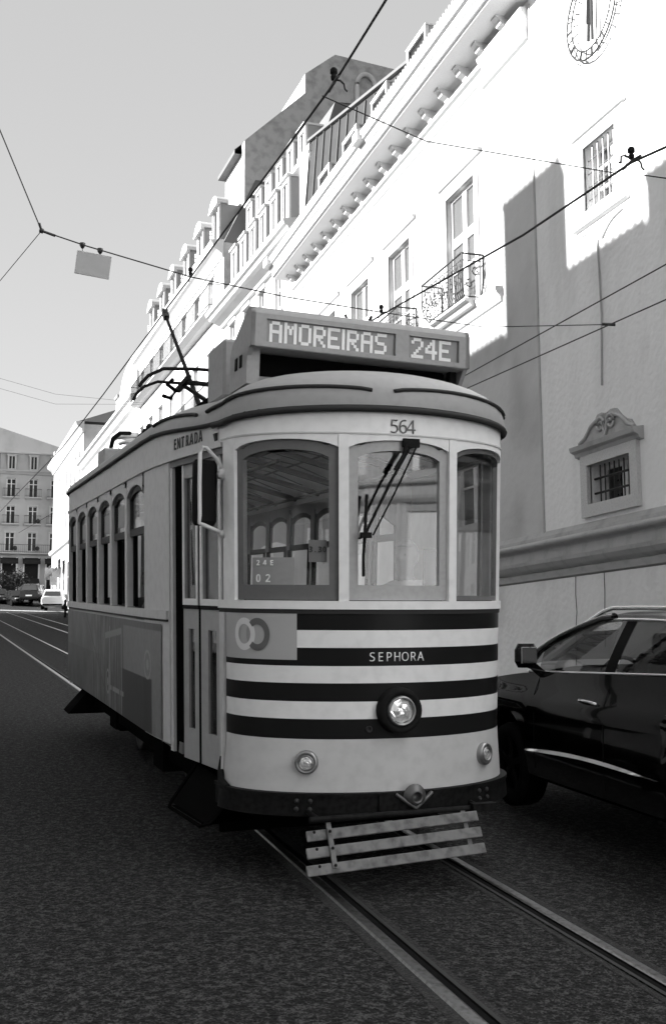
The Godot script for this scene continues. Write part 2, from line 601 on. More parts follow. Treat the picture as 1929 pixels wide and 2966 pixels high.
func house(called: String, label: String, at: Vector3, turn: float, group := "", category := "building") -> Node3D:
	bh = at.y
	return thing(called, label, category, at, Basis(Vector3.UP, turn), group)

func lb(m: Mb, u0: float, u1: float, h0: float, h1: float, d0: float, d1: float) -> void:
	m.bx(L(u0, h0, d0), L(u1, h1, d1))

# wall sheet with rectangular openings [u0, u1, h0, h1] and their reveals
func wall(m: Mb, u0: float, u1: float, h0: float, h1: float, holes: Array, d := 0.0, deep := 0.3) -> void:
	var us := [u0, u1]
	var hs := [h0, h1]
	for q in holes:
		for k in 2:
			if not us.has(q[k]):
				us.append(q[k])
			if not hs.has(q[k + 2]):
				hs.append(q[k + 2])
	us.sort()
	hs.sort()
	for i in us.size() - 1:
		for j in hs.size() - 1:
			var cu: float = (us[i] + us[i + 1]) / 2.0
			var ch: float = (hs[j] + hs[j + 1]) / 2.0
			var open := false
			for q in holes:
				if cu > q[0] and cu < q[1] and ch > q[2] and ch < q[3]:
					open = true
			if not open:
				m.quad(L(us[i], hs[j], d), L(us[i + 1], hs[j], d), L(us[i + 1], hs[j + 1], d), L(us[i], hs[j + 1], d))
	for q in holes:
		var e := d - deep
		m.quad(L(q[0], q[2], d), L(q[0], q[2], e), L(q[1], q[2], e), L(q[1], q[2], d))
		m.quad(L(q[0], q[3], d), L(q[1], q[3], d), L(q[1], q[3], e), L(q[0], q[3], e))
		m.quad(L(q[0], q[2], d), L(q[0], q[3], d), L(q[0], q[3], e), L(q[0], q[2], e))
		m.quad(L(q[1], q[2], d), L(q[1], q[2], e), L(q[1], q[3], e), L(q[1], q[3], d))

# moulding: a profile of [d, h] swept along u
func moulding(m: Mb, u0: float, u1: float, prof: Array, caps := true) -> void:
	for i in prof.size() - 1:
		m.quad(L(u0, prof[i][1], prof[i][0]), L(u1, prof[i][1], prof[i][0]), L(u1, prof[i + 1][1], prof[i + 1][0]), L(u0, prof[i + 1][1], prof[i + 1][0]))
	if caps:
		var poly := PackedVector2Array()
		for p in prof:
			poly.append(Vector2(p[0], p[1]))
		var tr := Geometry2D.triangulate_polygon(poly)
		for u in [u0, u1]:
			for i in range(0, tr.size(), 3):
				m.tri(L(u, poly[tr[i]].y, poly[tr[i]].x), L(u, poly[tr[i + 1]].y, poly[tr[i + 1]].x), L(u, poly[tr[i + 2]].y, poly[tr[i + 2]].x))

# casement window in an opening: frame > panes. rows are the heights of the cross bars [h, thickness]
func window(root: Node3D, q: Array, d: float, rows: Array, mull := 0.11, cols := 2, pane_mat := "pane", called := "window") -> MeshInstance3D:
	var m := Mb.new()
	var f := 0.06
	lb(m, q[0], q[0] + f, q[2], q[3], d - 0.05, d + 0.02)
	lb(m, q[1] - f, q[1], q[2], q[3], d - 0.05, d + 0.02)
	lb(m, q[0] + f, q[1] - f, q[3] - f, q[3], d - 0.05, d + 0.018)
	lb(m, q[0] + f, q[1] - f, q[2], q[2] + f, d - 0.05, d + 0.018)
	var iu := [q[0] + f]
	for c in range(1, cols):
		var cu: float = q[0] + (q[1] - q[0]) * c / cols
		lb(m, cu - mull / 2, cu + mull / 2, q[2] + f, q[3] - f, d - 0.05, d + 0.03)
		iu.append(cu - mull / 2)
		iu.append(cu + mull / 2)
	iu.append(q[1] - f)
	var ih := [q[2] + f]
	for r in rows:
		for c in cols:
			lb(m, iu[c * 2], iu[c * 2 + 1], r[0] - r[1] / 2, r[0] + r[1] / 2, d - 0.045, d + 0.016)
		ih.append(r[0] - r[1] / 2)
		ih.append(r[0] + r[1] / 2)
	ih.append(q[3] - f)
	ih.sort()
	var o := put(called, m, M.window_white, root)
	for c in cols:
		for r in range(0, ih.size(), 2):
			var p := Mb.new()
			lb(p, iu[c * 2], iu[c * 2 + 1], ih[r], ih[r + 1], d - 0.03, d - 0.02)
			put("pane", p, M[pane_mat], o)
	return o

# ornate bulging iron balcony with its stone slab
func balcony(root: Node3D, u0: float, u1: float, h: float, d: float, top: float) -> void:
	var slab := Mb.new()
	moulding(slab, u0 + 0.12, u1 - 0.12, [[0, h - 0.16], [d * 0.45, h - 0.14], [d * 0.62, h - 0.07], [d * 0.78, h - 0.05], [d * 0.78, h], [0, h]])
	var b := put("balcony", slab, M.trim, root)
	var bulge := func(t: float) -> float:   # the pot-bellied profile
		return 0.78 + 0.22 * sqrt(clampf(t * 3.2, 0.0, 1.0)) if t < 0.32 else 1.0
	var rail := Mb.new()
	rail.tube([L(u0, top, 0.0), L(u0, top, d), L(u1, top, d), L(u1, top, 0.0)], 0.02, 6)
	rail.tube([L(u0 + 0.12, h + 0.03, 0.0), L(u0 + 0.12, h + 0.03, d * 0.78), L(u1 - 0.12, h + 0.03, d * 0.78), L(u1 - 0.12, h + 0.03, 0.0)], 0.014, 6)
	rail.tube([L(u0 + 0.02, top - 0.13, 0.0), L(u0 + 0.02, top - 0.13, d * 0.99), L(u1 - 0.02, top - 0.13, d * 0.99), L(u1 - 0.02, top - 0.13, 0.0)], 0.009, 5)
	for u in [u0, u1]:
		for k in [0.0, 1.0]:
			rail.tube([L(u, top, d * maxf(k, 0.03)), L(u, h + 0.35, d * maxf(k, 0.03)), L(lerpf(u, (u0 + u1) / 2, 0.06), h + 0.14, d * maxf(k * 0.93, 0.03)), L(lerpf(u, (u0 + u1) / 2, 0.12), h + 0.02, d * maxf(k * 0.78, 0.03))], 0.014, 6)
	put("railing", rail, M.iron, b)
	var bars := Mb.new()
	var n := int((u1 - u0) / 0.095)
	for i in range(1, n):
		var t := float(i) / n
		var u := lerpf(u0, u1, t)
		var ub := lerpf(u0 + 0.12, u1 - 0.12, t)
		bars.tube([L(u, top, d), L(u, h + 0.34, d), L(lerpf(u, ub, 0.5), h + 0.14, d * 0.93), L(ub, h + 0.02, d * 0.78)], 0.008, 4)
	for u in [u0, u1]:
		for i in range(1, 5):
			bars.tube([L(u, top, d * i / 5.0), L(u, h + 0.03, d * i / 5.0)], 0.006, 4)
	put("baluster", bars, M.iron, b)
	# scrolls wrought into the middle band
	var sc := Mb.new()
	var k := int((u1 - u0) / 0.19)
	for i in k:
		var c := lerpf(u0, u1, (i + 0.5) / k)
		for s in [-1.0, 1.0]:
			var pts := []
			for j in 9:
				var a := j * 0.75
				var r := 0.075 * (1.0 - j / 10.0)
				pts.append(L(c + s * (0.02 + r * sin(a)), top - 0.32 - s * 0.1 + r * cos(a), d))
			sc.tube(pts, 0.011, 4)
			var p2 := []
			for j in 7:
				var a := j * 0.8
				var r := 0.05 * (1.0 - j / 9.0)
				p2.append(L(c - s * (0.01 + r * sin(a)), h + 0.3 + s * 0.03 - r * cos(a), d * 0.98))
			sc.tube(p2, 0.01, 4)
	for u in [u0, u1]:
		for i in 2:
			var p3 := []
			for j in 9:
				var a := j * 0.75
				var r := 0.1 * (1.0 - j / 10.0)
				p3.append(L(u, top - 0.35 - i * 0.25 + r * cos(a), d * (0.35 + 0.3 * i) + r * sin(a)))
			sc.tube(p3, 0.014, 4)
	put("scroll", sc, M.iron, b)

# plain straight balcony rail of thin bars
func plain_balcony(root: Node3D, u0: float, u1: float, h: float, d: float, hh := 0.95, gap := 0.13) -> void:
	var slab := Mb.new()
	moulding(slab, u0, u1, [[0, h - 0.2], [d * 0.5, h - 0.17], [d, h - 0.08], [d, h], [0, h]])
	var b := put("balcony", slab, M.trim, root)
	var r := Mb.new()
	var e := d - 0.04
	r.tube([L(u0 + 0.03, h + hh, 0), L(u0 + 0.03, h + hh, e), L(u1 - 0.03, h + hh, e), L(u1 - 0.03, h + hh, 0)], 0.022, 5)
	r.tube([L(u0 + 0.03, h + 0.1, 0), L(u0 + 0.03, h + 0.1, e), L(u1 - 0.03, h + 0.1, e), L(u1 - 0.03, h + 0.1, 0)], 0.014, 4)
	var n := int((u1 - u0) / gap)
	for i in n + 1:
		var u := lerpf(u0 + 0.03, u1 - 0.03, float(i) / n)
		r.bar(L(u, h, e), L(u, h + hh, e), 0.016, 0.016, Vector3.RIGHT)
	put("railing", r, M.iron, b)

# dormer: box with a window, cheeks and a small roof
func dormer(root: Node3D, u0: float, u1: float, h0: float, h1: float, d: float, back: float, fancy := 0) -> void:
	var m := Mb.new()
	var q := [u0 + 0.12, u1 - 0.12, h0 + 0.1, h1 - 0.14] if fancy < 2 else [u0 + 0.09, u1 - 0.09, h0 + 0.1, h1 - 0.07]
	wall(m, u0, u1, h0, h1, [q], d, 0.1 if fancy < 2 else 0.05)
	m.quad(L(u0, h0, d), L(u0, h1, d), L(u0, h1, back), L(u0, h0, back))
	m.quad(L(u1, h0, d), L(u1, h0, back), L(u1, h1, back), L(u1, h1, d))
	var o := put("dormer", m, M.trim, root)
	var c := Mb.new()
	if fancy == 2:
		lb(c, u0 - 0.03, u1 + 0.03, h1, h1 + 0.03, back, d + 0.01)
	elif fancy == 0:
		lb(c, u0 - 0.06, u1 + 0.06, h1, h1 + 0.07, back, d + 0.08)
	else:
		# curved pediment
		var poly := PackedVector2Array()
		for i in 9:
			var a := PI * i / 8.0
			poly.append(Vector2((u0 + u1) / 2 - cos(a) * (u1 - u0) * 0.62, h1 + sin(a) * 0.42))
		c.prism(poly, Transform3D(Basis(Vector3(0, 0, -1), Vector3.UP, Vector3(1, 0, 0)), Vector3(-d - 0.12, -bh, 0)), 0.5)
		lb(c, u0 - 0.16, u1 + 0.16, h1 - 0.1, h1 + 0.003, d - 0.02, d + 0.14)
	put("dormer_head", c, M.trim, o)
	var cheek := Mb.new()
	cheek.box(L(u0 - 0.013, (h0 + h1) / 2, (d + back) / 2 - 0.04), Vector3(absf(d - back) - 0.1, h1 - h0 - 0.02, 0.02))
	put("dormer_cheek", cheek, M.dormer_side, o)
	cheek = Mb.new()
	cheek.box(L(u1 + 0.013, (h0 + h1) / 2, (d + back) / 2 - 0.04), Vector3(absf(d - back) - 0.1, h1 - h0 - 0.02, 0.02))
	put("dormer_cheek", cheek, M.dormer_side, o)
	var f := Mb.new()
	if fancy < 2:
		lb(f, (q[0] + q[1]) / 2 - 0.03, (q[0] + q[1]) / 2 + 0.03, q[2], q[3], d - 0.09, d - 0.05)
	lb(f, q[0], q[0] + 0.04, q[2], q[3], d - 0.09, d - 0.05)
	lb(f, q[1] - 0.04, q[1], q[2], q[3], d - 0.09, d - 0.05)
	put("dormer_frame", f, M.window_white, o)
	var p := Mb.new()
	lb(p, q[0], q[1], q[2], q[3], d - (0.11 if fancy < 2 else 0.06), d - (0.1 if fancy < 2 else 0.05))
	put("pane", p, M.dark_pane, o)
	if fancy == 1:
		for g in [-1.0, 1.0]:
			for k in 2:
				var s := Mb.new()
				var pts := []
				for j in 9:
					var a := j * 0.8
					var r := 0.2 * (1.0 - j / 10.0)
					pts.append(L((u0 + u1) / 2 + g * ((u1 - u0) / 2 + 0.1 + r * sin(a) * 0.7), h0 + 0.35 + k * 0.5 + r * cos(a), d + 0.02))
				s.tube(pts, 0.05, 5)
				put("scroll", s, M.trim, o)

# solid rear part of a building, behind its street wall
func bulk(m: Mb, u0: float, u1: float, h0: float, h1: float, d0 := -0.42, deep := 9.0) -> void:
	lb(m, u0, u1, h0, h1, -deep, d0)
	for u in [u0, u1]:
		m.quad(L(u, h0, 0), L(u, h0, d0), L(u, h1, d0), L(u, h1, 0))
	m.quad(L(u0, h1, 0), L(u0, h1, d0), L(u1, h1, d0), L(u1, h1, 0))

func make_church() -> void:
	var g := ground(-16.7)
	var c := house("church", "tall plain church wall with barred windows and clock ring, partly sunlit", Vector3(9, g, -16.7), 0.0, "", "church")
	# u runs away from the camera: the wall goes from u = -43 to 0
	var up := [-2.66, -1.72, 8.81, 9.88]
	var lo := [-2.77, -1.56, 4.09, 4.71]
	var door := [-22.7, -19.7, 0.2, 6.4]
	var door2 := [-27.4, -25.7, 0.2, 5.2]
	var nave := [-31.4, -29.8, 3.4, 6.2]
	var extra := [-30.7, -29.7, 8.81, 9.88]
	var m := Mb.new()
	wall(m, -43.0, 0.0, g - 3.0, 21.0, [up, lo, door, door2, nave, extra], 0.0, 0.35)
	bulk(m, -43.0, 0.0, g - 3.0, 21.0)
	put("wall", m, M.church_plaster, c)
	var j := Mb.new()
	lb(j, -0.06, -0.01, g, 13.4, 0.0, 0.02)
	j.tube([L(-2.05, 8.25, 0.02), L(-2.1, 7.0, 0.025), L(-2.02, 5.9, 0.02)], 0.015, 5)
	put("downpipe", j, M.old_stone, c)
	var pil := Mb.new()
	for u in [-43.0, -9.0]:
		pil = Mb.new()
		lb(pil, u, u + 1.3, 3.85, 18.5, -0.05, 0.16)
		lb(pil, u - 0.12, u + 1.42, 17.6, 18.4, -0.05, 0.26)
		put("pilaster", pil, M.stone, c)
	# moulded dado
	var d := Mb.new()
	var mould := [[0.0, 3.0], [0.07, 3.03], [0.09, 3.13], [0.06, 3.15], [0.14, 3.2], [0.2, 3.27], [0.21, 3.33], [0.1, 3.345], [0.085, 3.5], [0.1, 3.53]]
	for k in 9:
		var a := -PI / 2 + PI * k / 8.0
		mould.append([0.14 + 0.07 * cos(a), 3.6 + 0.055 * sin(a)])
	mould.append_array([[0.06, 3.68], [0.055, 3.74], [0.03, 3.78], [0.0, 3.83]])
	for p in mould:
		p[0] *= 1.12
	moulding(d, -43.0, 1.8, mould)
	put("dado_moulding", d, M.old_stone, c)
	var dd := Mb.new()
	lb(dd, -43.0, 1.8, g - 3.0, 3.0, -0.1, 0.05)
	put("dado", dd, M.church_plaster, c)
	# cracks in the lower wall
	var cr := Mb.new()
	for q in [[-1.1, [0, 0.02, 0.0, 0.05, 0.03, 0.08]], [-1.95, [0, 0.0, 0.02, 0.01, 0.05]]]:
		var pts := []
		for i in q[1].size():
			pts.append(L(q[0] + q[1][i], 3.0 - i * 0.28, 0.052))
		cr.tube(pts, 0.008, 4)
	put("crack", cr, M.tram_trim, c)
	# sunlit barred window
	for q in [up, extra]:
		var fr := Mb.new()
		var s: float = q[0] - up[0]
		lb(fr, -2.92 + s, -2.66 + s, 8.6, 10.08, -0.02, 0.03)
		lb(fr, -1.72 + s, -1.46 + s, 8.6, 10.08, -0.02, 0.03)
		lb(fr, -2.66 + s, -1.72 + s, 9.88, 10.08, -0.02, 0.03)
		lb(fr, -2.66 + s, -1.72 + s, 8.6, 8.81, -0.02, 0.03)
		moulding(fr, -2.97 + s, -1.4 + s, [[0, 10.1], [0.06, 10.11], [0.08, 10.15], [0.0, 10.17]])
		moulding(fr, -2.97 + s, -1.4 + s, [[0, 8.55], [0.08, 8.57], [0.08, 8.6], [0.0, 8.61]])
		for g2 in [-1.0, 1.0]:
			var pts := []
			for k in 8:
				var t := k / 7.0
				pts.append(L(-2.19 + s + g2 * (0.6 - 0.6 * t), 8.46 - 0.2 * pow(t, 3.0) - 0.05 * t, 0.02))
			fr.tube(pts, 0.018, 5)
		put("window_surround", fr, M.stone, c)
	for q in [up, extra]:
		window(c, q, -0.26, [[9.2, 0.05], [9.55, 0.05]], 0.1, 2, "pane")
		var gr := Mb.new()
		for i in range(1, 6):
			var u: float = lerpf(q[0], q[1], i / 6.0)
			gr.tube([L(u, q[2], -0.06), L(u, q[3], -0.06)], 0.014, 6)
		for h in [9.02, 9.24, 9.46, 9.68]:
			gr.tube([L(q[0], h, -0.075), L(q[1], h, -0.075)], 0.011, 6)
		put("window_grille", gr, M.dull_metal, c)
	# shaded window with the scrolled pediment
	var st := Mb.new()
	lb(st, -2.96, -2.77, 3.9, 4.88, -0.02, 0.07)
	lb(st, -1.56, -1.37, 3.9, 4.88, -0.02, 0.07)
	lb(st, -2.77, -1.56, 4.71, 4.88, -0.02, 0.07)
	lb(st, -2.77, -1.56, 3.9, 4.09, -0.02, 0.07)
	put("window_surround", st, M.stone, c)
	var pd := Mb.new()
	moulding(pd, -3.08, -1.25, [[0, 4.86], [0.08, 4.88], [0.1, 4.93], [0.17, 4.96], [0.19, 5.03], [0.0, 5.06]])
	var poly := PackedVector2Array()
	for k in 13:
		var t := k / 12.0
		var x := lerpf(-0.76, 0.76, t)
		var y := 0.42 * pow(cos(x / 0.76 * PI / 2), 0.9) - 0.04 * cos(x * 14.0)
		poly.append(Vector2(x, maxf(y, 0.0)))
	pd.prism(poly, Transform3D(Basis(Vector3(0, 0, -1), Vector3.UP, Vector3(1, 0, 0)), L(-2.16, 5.05, 0.05)), 0.1)
	put("pediment", pd, M.old_stone, c)
	var sc := Mb.new()
	for g2 in [-1.0, 1.0]:
		var pts := []
		for k in 16:
			var a := k * 0.6 + 0.3
			var r := 0.125 * (1.0 - k / 19.0)
			pts.append(L(-2.16 + g2 * (0.15 - r * cos(a)), 5.27 + r * sin(a), 0.07))
		sc.tube(pts, 0.026, 6)
		sc.tube([L(-2.16 + g2 * 0.2, 5.38, 0.07), L(-2.16 + g2 * 0.42, 5.3, 0.07), L(-2.16 + g2 * 0.6, 5.15, 0.07), L(-2.16 + g2 * 0.78, 5.08, 0.07)], 0.03, 6)
		sc.tube([L(-2.16 + g2 * 0.05, 5.42, 0.06), L(-2.16 + g2 * 0.04, 5.2, 0.08), L(-2.16, 5.1, 0.07)], 0.03, 6)
	put("pediment_scroll", sc, M.old_stone, c)
	window(c, lo, -0.27, [], 0.14, 2, "dark_pane")
	var g3 := Mb.new()
	for i in range(1, 9):
		var u: float = lerpf(lo[0], lo[1], i / 9.0)
		g3.tube([L(u, lo[2], -0.1), L(u, lo[3], -0.1)], 0.012, 6)
	for h in [4.27, 4.5]:
		g3.tube([L(lo[0], h, -0.08), L(lo[1], h, -0.08)], 0.019, 6)
	put("window_grille", g3, M.iron, c)
	# church door far to the right, behind the camera
	for q in [door, door2]:
		var dm := Mb.new()
		moulding(dm, q[0] - 0.2, q[1] + 0.2, [[0, q[3] + 0.1], [0.3, q[3] + 0.15], [0.45, q[3] + 0.5], [0, q[3] + 0.55]])
		put("door_hood", dm, M.stone, c)
		for k in 2:
			var dl := Mb.new()
			var mid: float = (q[0] + q[1]) / 2
			lb(dl, [q[0], mid + 0.02][k], [mid - 0.02, q[1]][k], 0.2, q[3], -0.34, -0.28)
			put("door", dl, M.wood_panel, c)
	window(c, nave, -0.2, [[5.0, 0.1]], 0.12, 2, "dark_pane")
	# cluster of fluted pilasters between the doors
	for k in 8:
		var fp := Mb.new()
		fp.lathe(L(-23.1 - k * 0.26, 0.1, 0.03), Vector3.UP, [[0.1, 0.0], [0.1, 11.6], [0.12, 11.7], [0.12, 11.9], [0.0, 11.9]], 14)
		put("half_column", fp, M.stone, c)
	# the skeleton clock ring stands out from the wall
	var ck := thing("clock_ring", "open iron clock ring with bare hands at the top right corner", "clock", Vector3(8.9, 11.95, -14.47))
	var rg := Mb.new()
	for r in [[0.74, 0.017], [0.6, 0.014], [0.8, 0.008]]:
		var pts := []
		for k in 40:
			pts.append(Vector3(0, cos(TAU * k / 40) * r[0], sin(TAU * k / 40) * r[0]))
		rg.tube(pts, r[1], 6, -1.0, true)
	put("ring", rg, M.iron, ck)
	var tk := Mb.new()
	for k in 24:
		tk = Mb.new()
		var a := TAU * k / 24
		tk.bar(Vector3(0, cos(a) * 0.6, sin(a) * 0.6), Vector3(0, cos(a) * 0.74, sin(a) * 0.74), 0.02, 0.03 if k % 2 == 0 else 0.016, Vector3.RIGHT)
		put("hour_mark", tk, M.iron, ck)
	for k in 8:
		tk = Mb.new()
		var a := TAU * (k + 0.5) / 8
		tk.tube([Vector3(0, cos(a) * 0.74, sin(a) * 0.74), Vector3(0.1, cos(a) * 0.74, sin(a) * 0.74)], 0.01, 5)
		put("wall_stay", tk, M.iron, ck)
	var h1 := Mb.new()
	h1.bar(Vector3(-0.02, 0.34, 0.02), Vector3(-0.02, -0.48, -0.06), 0.03, 0.045, Vector3.RIGHT)
	h1.bar(Vector3(-0.02, 0.3, 0.02), Vector3(-0.02, -0.2, -0.03), 0.03, 0.09, Vector3.RIGHT)
	put("hand", h1, M.iron, ck)
	var h2 := Mb.new()
	h2.bar(Vector3(-0.03, 0.5, 0.1), Vector3(-0.03, -0.52, 0.08), 0.03, 0.04, Vector3.RIGHT)
	put("hand", h2, M.iron, ck)

func make_palace() -> void:
	var g := ground(-16.7)
	var b := house("palace", "long white building with bracketed cornice, iron balconies and seamed metal roof", Vector3(9, g, -16.7), 0.0)
	var us := [[2.43, 3.81], [5.92, 7.3], [8.74, 10.12], [11.52, 12.9]]
	var holes := []
	for u in us:
		holes.append([u[0], u[1], 8.55, 11.25])
		holes.append([u[0], u[1], 4.3, 6.7])
	var m := Mb.new()
	wall(m, 0.004, 15.9, g - 0.5, 13.5, holes)
	bulk(m, 0.004, 15.9, g - 0.5, 13.5)
	put("wall", m, M.plaster, b)
	for u in us:
		window(b, [u[0], u[1], 8.55, 11.25], -0.12, [[10.27, 0.2], [9.62, 0.04]], 0.18, 2, "curtained_pane")
		window(b, [u[0], u[1], 4.3, 6.7], -0.22, [[5.9, 0.1], [5.1, 0.04]], 0.14)
		var s := Mb.new()
		lb(s, u[0] - 0.2, u[0], 8.55, 11.25, -0.01, 0.03)
		lb(s, u[1], u[1] + 0.2, 8.55, 11.25, -0.01, 0.03)
		lb(s, u[0] - 0.2, u[1] + 0.2, 11.25, 11.5, -0.01, 0.032)
		put("window_surround", s, M.plaster, b)
		s = Mb.new()
		moulding(s, u[0] - 0.36, u[1] + 0.36, [[0, 11.55], [0.05, 11.57], [0.09, 11.62], [0.09, 11.66], [0, 11.67]])
		put("window_hood", s, M.plaster, b)
		balcony(b, (u[0] + u[1]) / 2 - 1.02, (u[0] + u[1]) / 2 + 1.02, 8.62, 0.46, 9.46)
	var t := Mb.new()
	moulding(t, 1.3, 15.9, [[0, 8.28], [0.05, 8.3], [0.07, 8.4], [0.13, 8.46], [0.16, 8.52], [0.16, 8.57], [0, 8.6]])
	put("string_course", t, M.trim, b)
	var f := Mb.new()
	moulding(f, 0.9, 15.9, [[0, 13.2], [0.07, 13.23], [0.09, 13.3], [0.0, 13.32]])
	moulding(f, 0.9, 15.9, [[0, 12.93], [0.05, 12.96], [0.05, 13.0], [0.0, 13.01]])
	# the frieze steps out at the church end
	moulding(f, 0.02, 1.9, [[0, 12.75], [0.06, 12.78], [0.06, 12.86], [0.12, 12.92], [0.12, 13.0], [0.05, 13.02], [0.05, 13.2], [0.14, 13.3], [0.16, 13.36], [0, 13.4]])
	put("frieze", f, M.trim, b)
	# cornice with its brackets
	var c := Mb.new()
	moulding(c, -0.2, 15.95, [[0, 13.5], [0.62, 13.56], [0.66, 13.6], [0.7, 13.6], [0.7, 13.74], [0.76, 13.78], [0.8, 13.86], [0.86, 13.88], [0.86, 13.95], [0.9, 13.98], [0.92, 14.05], [0.0, 14.25]])
	moulding(c, 6.75, 7.15, [[0.85, 13.85], [0.97, 13.87], [0.97, 14.12], [0.8, 14.2], [0.3, 14.3]])
	moulding(c, 15.5, 16.0, [[0.85, 13.85], [0.97, 13.87], [0.97, 14.12], [0.8, 14.2], [0.3, 14.3]])
	put("cornice", c, M.trim, b)
	var br := Mb.new()
	moulding(br, -0.1, 0.1, [[0, 13.24], [0.08, 13.26], [0.12, 13.33], [0.24, 13.38], [0.28, 13.46], [0.34, 13.5], [0.34, 13.57], [0, 13.6]])
	var bm := mesh_of(br)
	for k in 17:
		var o := put("cornice_bracket", bm, M.trim, b)
		o.position = L(0.72 + k * 0.92, bh, 0)
	# roof: seamed metal slope at the far end, tiles near the church
	var r := Mb.new()
	var fl := L(15.6, 14.1, -0.1)
	var fr := L(6.1, 14.1, -0.1)
	var tl := L(15.3, 17.95, -0.38)
	var tr := L(6.5, 15.85, -0.3)
	r.quad(fl, fr, tr, tl)
	r.quad(tl, tr, L(7.05, 15.6, -5.0), L(15.3, 15.6, -5.0))
	r.quad(fl, tl, L(15.3, 15.6, -5.0), L(15.6, 14.1, -5.0))
	r.quad(fr, L(6.1, 14.1, -5.0), L(7.05, 15.6, -5.0), tr)
	put("metal_roof", r, M.zinc, b)
	for k in 11:
		var u := 15.2 - k * 0.78
		var tt := inverse_lerp(15.3, 7.05, u)
		var top := tl.lerp(tr, clampf(tt, 0.0, 1.0))
		var foot := L(u, 14.1, -0.1)
		var q := Mb.new()
		q.bar(foot + Vector3(-0.02, 0, 0), Vector3(top.x - 0.02, top.y, foot.z), 0.045, 0.05, Vector3(-1, 0, 0))
		put("roof_seam", q, M.zinc_seam, b)
	var cap := Mb.new()
	cap.bar(tl + Vector3(-0.03, 0.03, 0), tr + Vector3(-0.03, 0.03, 0), 0.14, 0.08)
	put("ridge_cap", cap, M.slate, b)
	for q in [[12.0, 13.06], [9.56, 10.76], [7.25, 8.4]]:
		dormer(b, q[0], q[1], 14.3, 15.72, 0.03, -0.9, 2)
	dormer(b, 3.9, 5.02, 14.2, 15.22, 0.38, -0.8, 2)
	var tiles := Mb.new()
	for k in 44:
		var u := 0.0 + k * 0.145
		tiles.tube([L(u, 14.06, 0.9), L(u, 14.75, -1.0)], 0.062, 6)
	lb(tiles, -0.1, 6.3, 14.0, 14.03, -1.0, 0.87)
	var to := put("roof_tile", tiles, M.tile, b)
	to.set_meta("kind", "stuff")
	var back := Mb.new()
	back.quad(L(-0.1, 14.66, -0.9), L(6.3, 14.66, -0.9), L(6.3, 15.9, -6.0), L(-0.1, 15.9, -6.0))
	put("roof", back, M.tile, b)

func make_mansard_house() -> void:
	var g := ground(-32.6)
	var th := atan(0.043)
	var b := house("mansard_house", "white house with two rows of small dormers behind the metal roof", Vector3(9, g, -32.6), th)
	var holes := []
	for k in 4:
		var u := 1.25 + k * 1.98
		holes.append([u, u + 0.78, 13.05, 14.34])
		holes.append([u, u + 0.78, 9.3, 11.9])
	var m := Mb.new()
	wall(m, 0.0, 9.05, g - 0.5, 15.0, holes, 0.0, 0.25)
	bulk(m, 0.0, 9.05, g - 0.5, 15.0)
	put("wall", m, M.plaster, b)
	for k in holes.size():
		var q: Array = holes[k]
		window(b, q, -0.12, [[lerpf(q[2], q[3], 0.6), 0.06]], 0.08, 2, "curtained_pane")
		var s := Mb.new()
		lb(s, q[0] - 0.12, q[1] + 0.12, q[3], q[3] + 0.14, -0.01, 0.06)
		put("window_head", s, M.trim, b)
		s = Mb.new()
		lb(s, q[0] - 0.12, q[1] + 0.12, q[2] - 0.1, q[2], -0.01, 0.08)
		put("window_sill", s, M.trim, b)
	var c := Mb.new()
	moulding(c, -1.2, 9.05, [[0, 14.5], [0.12, 14.52], [0.16, 14.6], [0.4, 14.72], [0.55, 14.76], [0.6, 14.86], [0.7, 14.9], [0.74, 15.05], [0.3, 15.14], [0, 15.15]])
	put("cornice", c, M.trim, b)
	# the lower and upper attic storeys
	var a := Mb.new()
	a.quad(L(0.35, 15.1, -0.35), L(9.05, 15.1, -0.35), L(9.05, 18.0, -0.85), L(0.35, 18.0, -0.85))
	a.quad(L(0.35, 15.1, -0.35), L(0.35, 18.0, -0.85), L(0.35, 18.0, -5.0), L(0.35, 15.1, -5.0))
	a.quad(L(0.2, 18.1, -0.95), L(9.05, 18.1, -0.95), L(9.05, 19.9, -1.5), L(0.2, 19.9, -1.5))
	a.quad(L(0.2, 18.1, -0.95), L(0.2, 19.9, -1.5), L(0.2, 19.9, -5.0), L(0.2, 18.1, -5.0))
	a.quad(L(0.2, 19.9, -1.5), L(9.05, 19.9, -1.5), L(9.05, 20.2, -5.0), L(0.2, 20.2, -5.0))
	put("attic_roof", a, M.slate, b)
	var led := Mb.new()
	moulding(led, 0.2, 9.05, [[-0.9, 17.9], [-0.55, 17.95], [-0.5, 18.05], [-0.95, 18.14]])
	put("attic_ledge", led, M.trim, b)
	for k in 6:
		var u := 1.35 + k * 1.32
		dormer(b, u - 0.42, u + 0.4, 15.3, 17.45, -0.12, -0.9)
		dormer(b, u - 0.4, u + 0.38, 18.15, 19.35, -0.72, -1.6)
	var p := Mb.new()
	lb(p, -0.75, 0.3, 14.2, 17.6, -1.5, -0.3)
	lb(p, -0.82, 0.36, 17.6, 17.8, -1.56, -0.24)
	put("party_wall_pier", p, M.window_white, b)

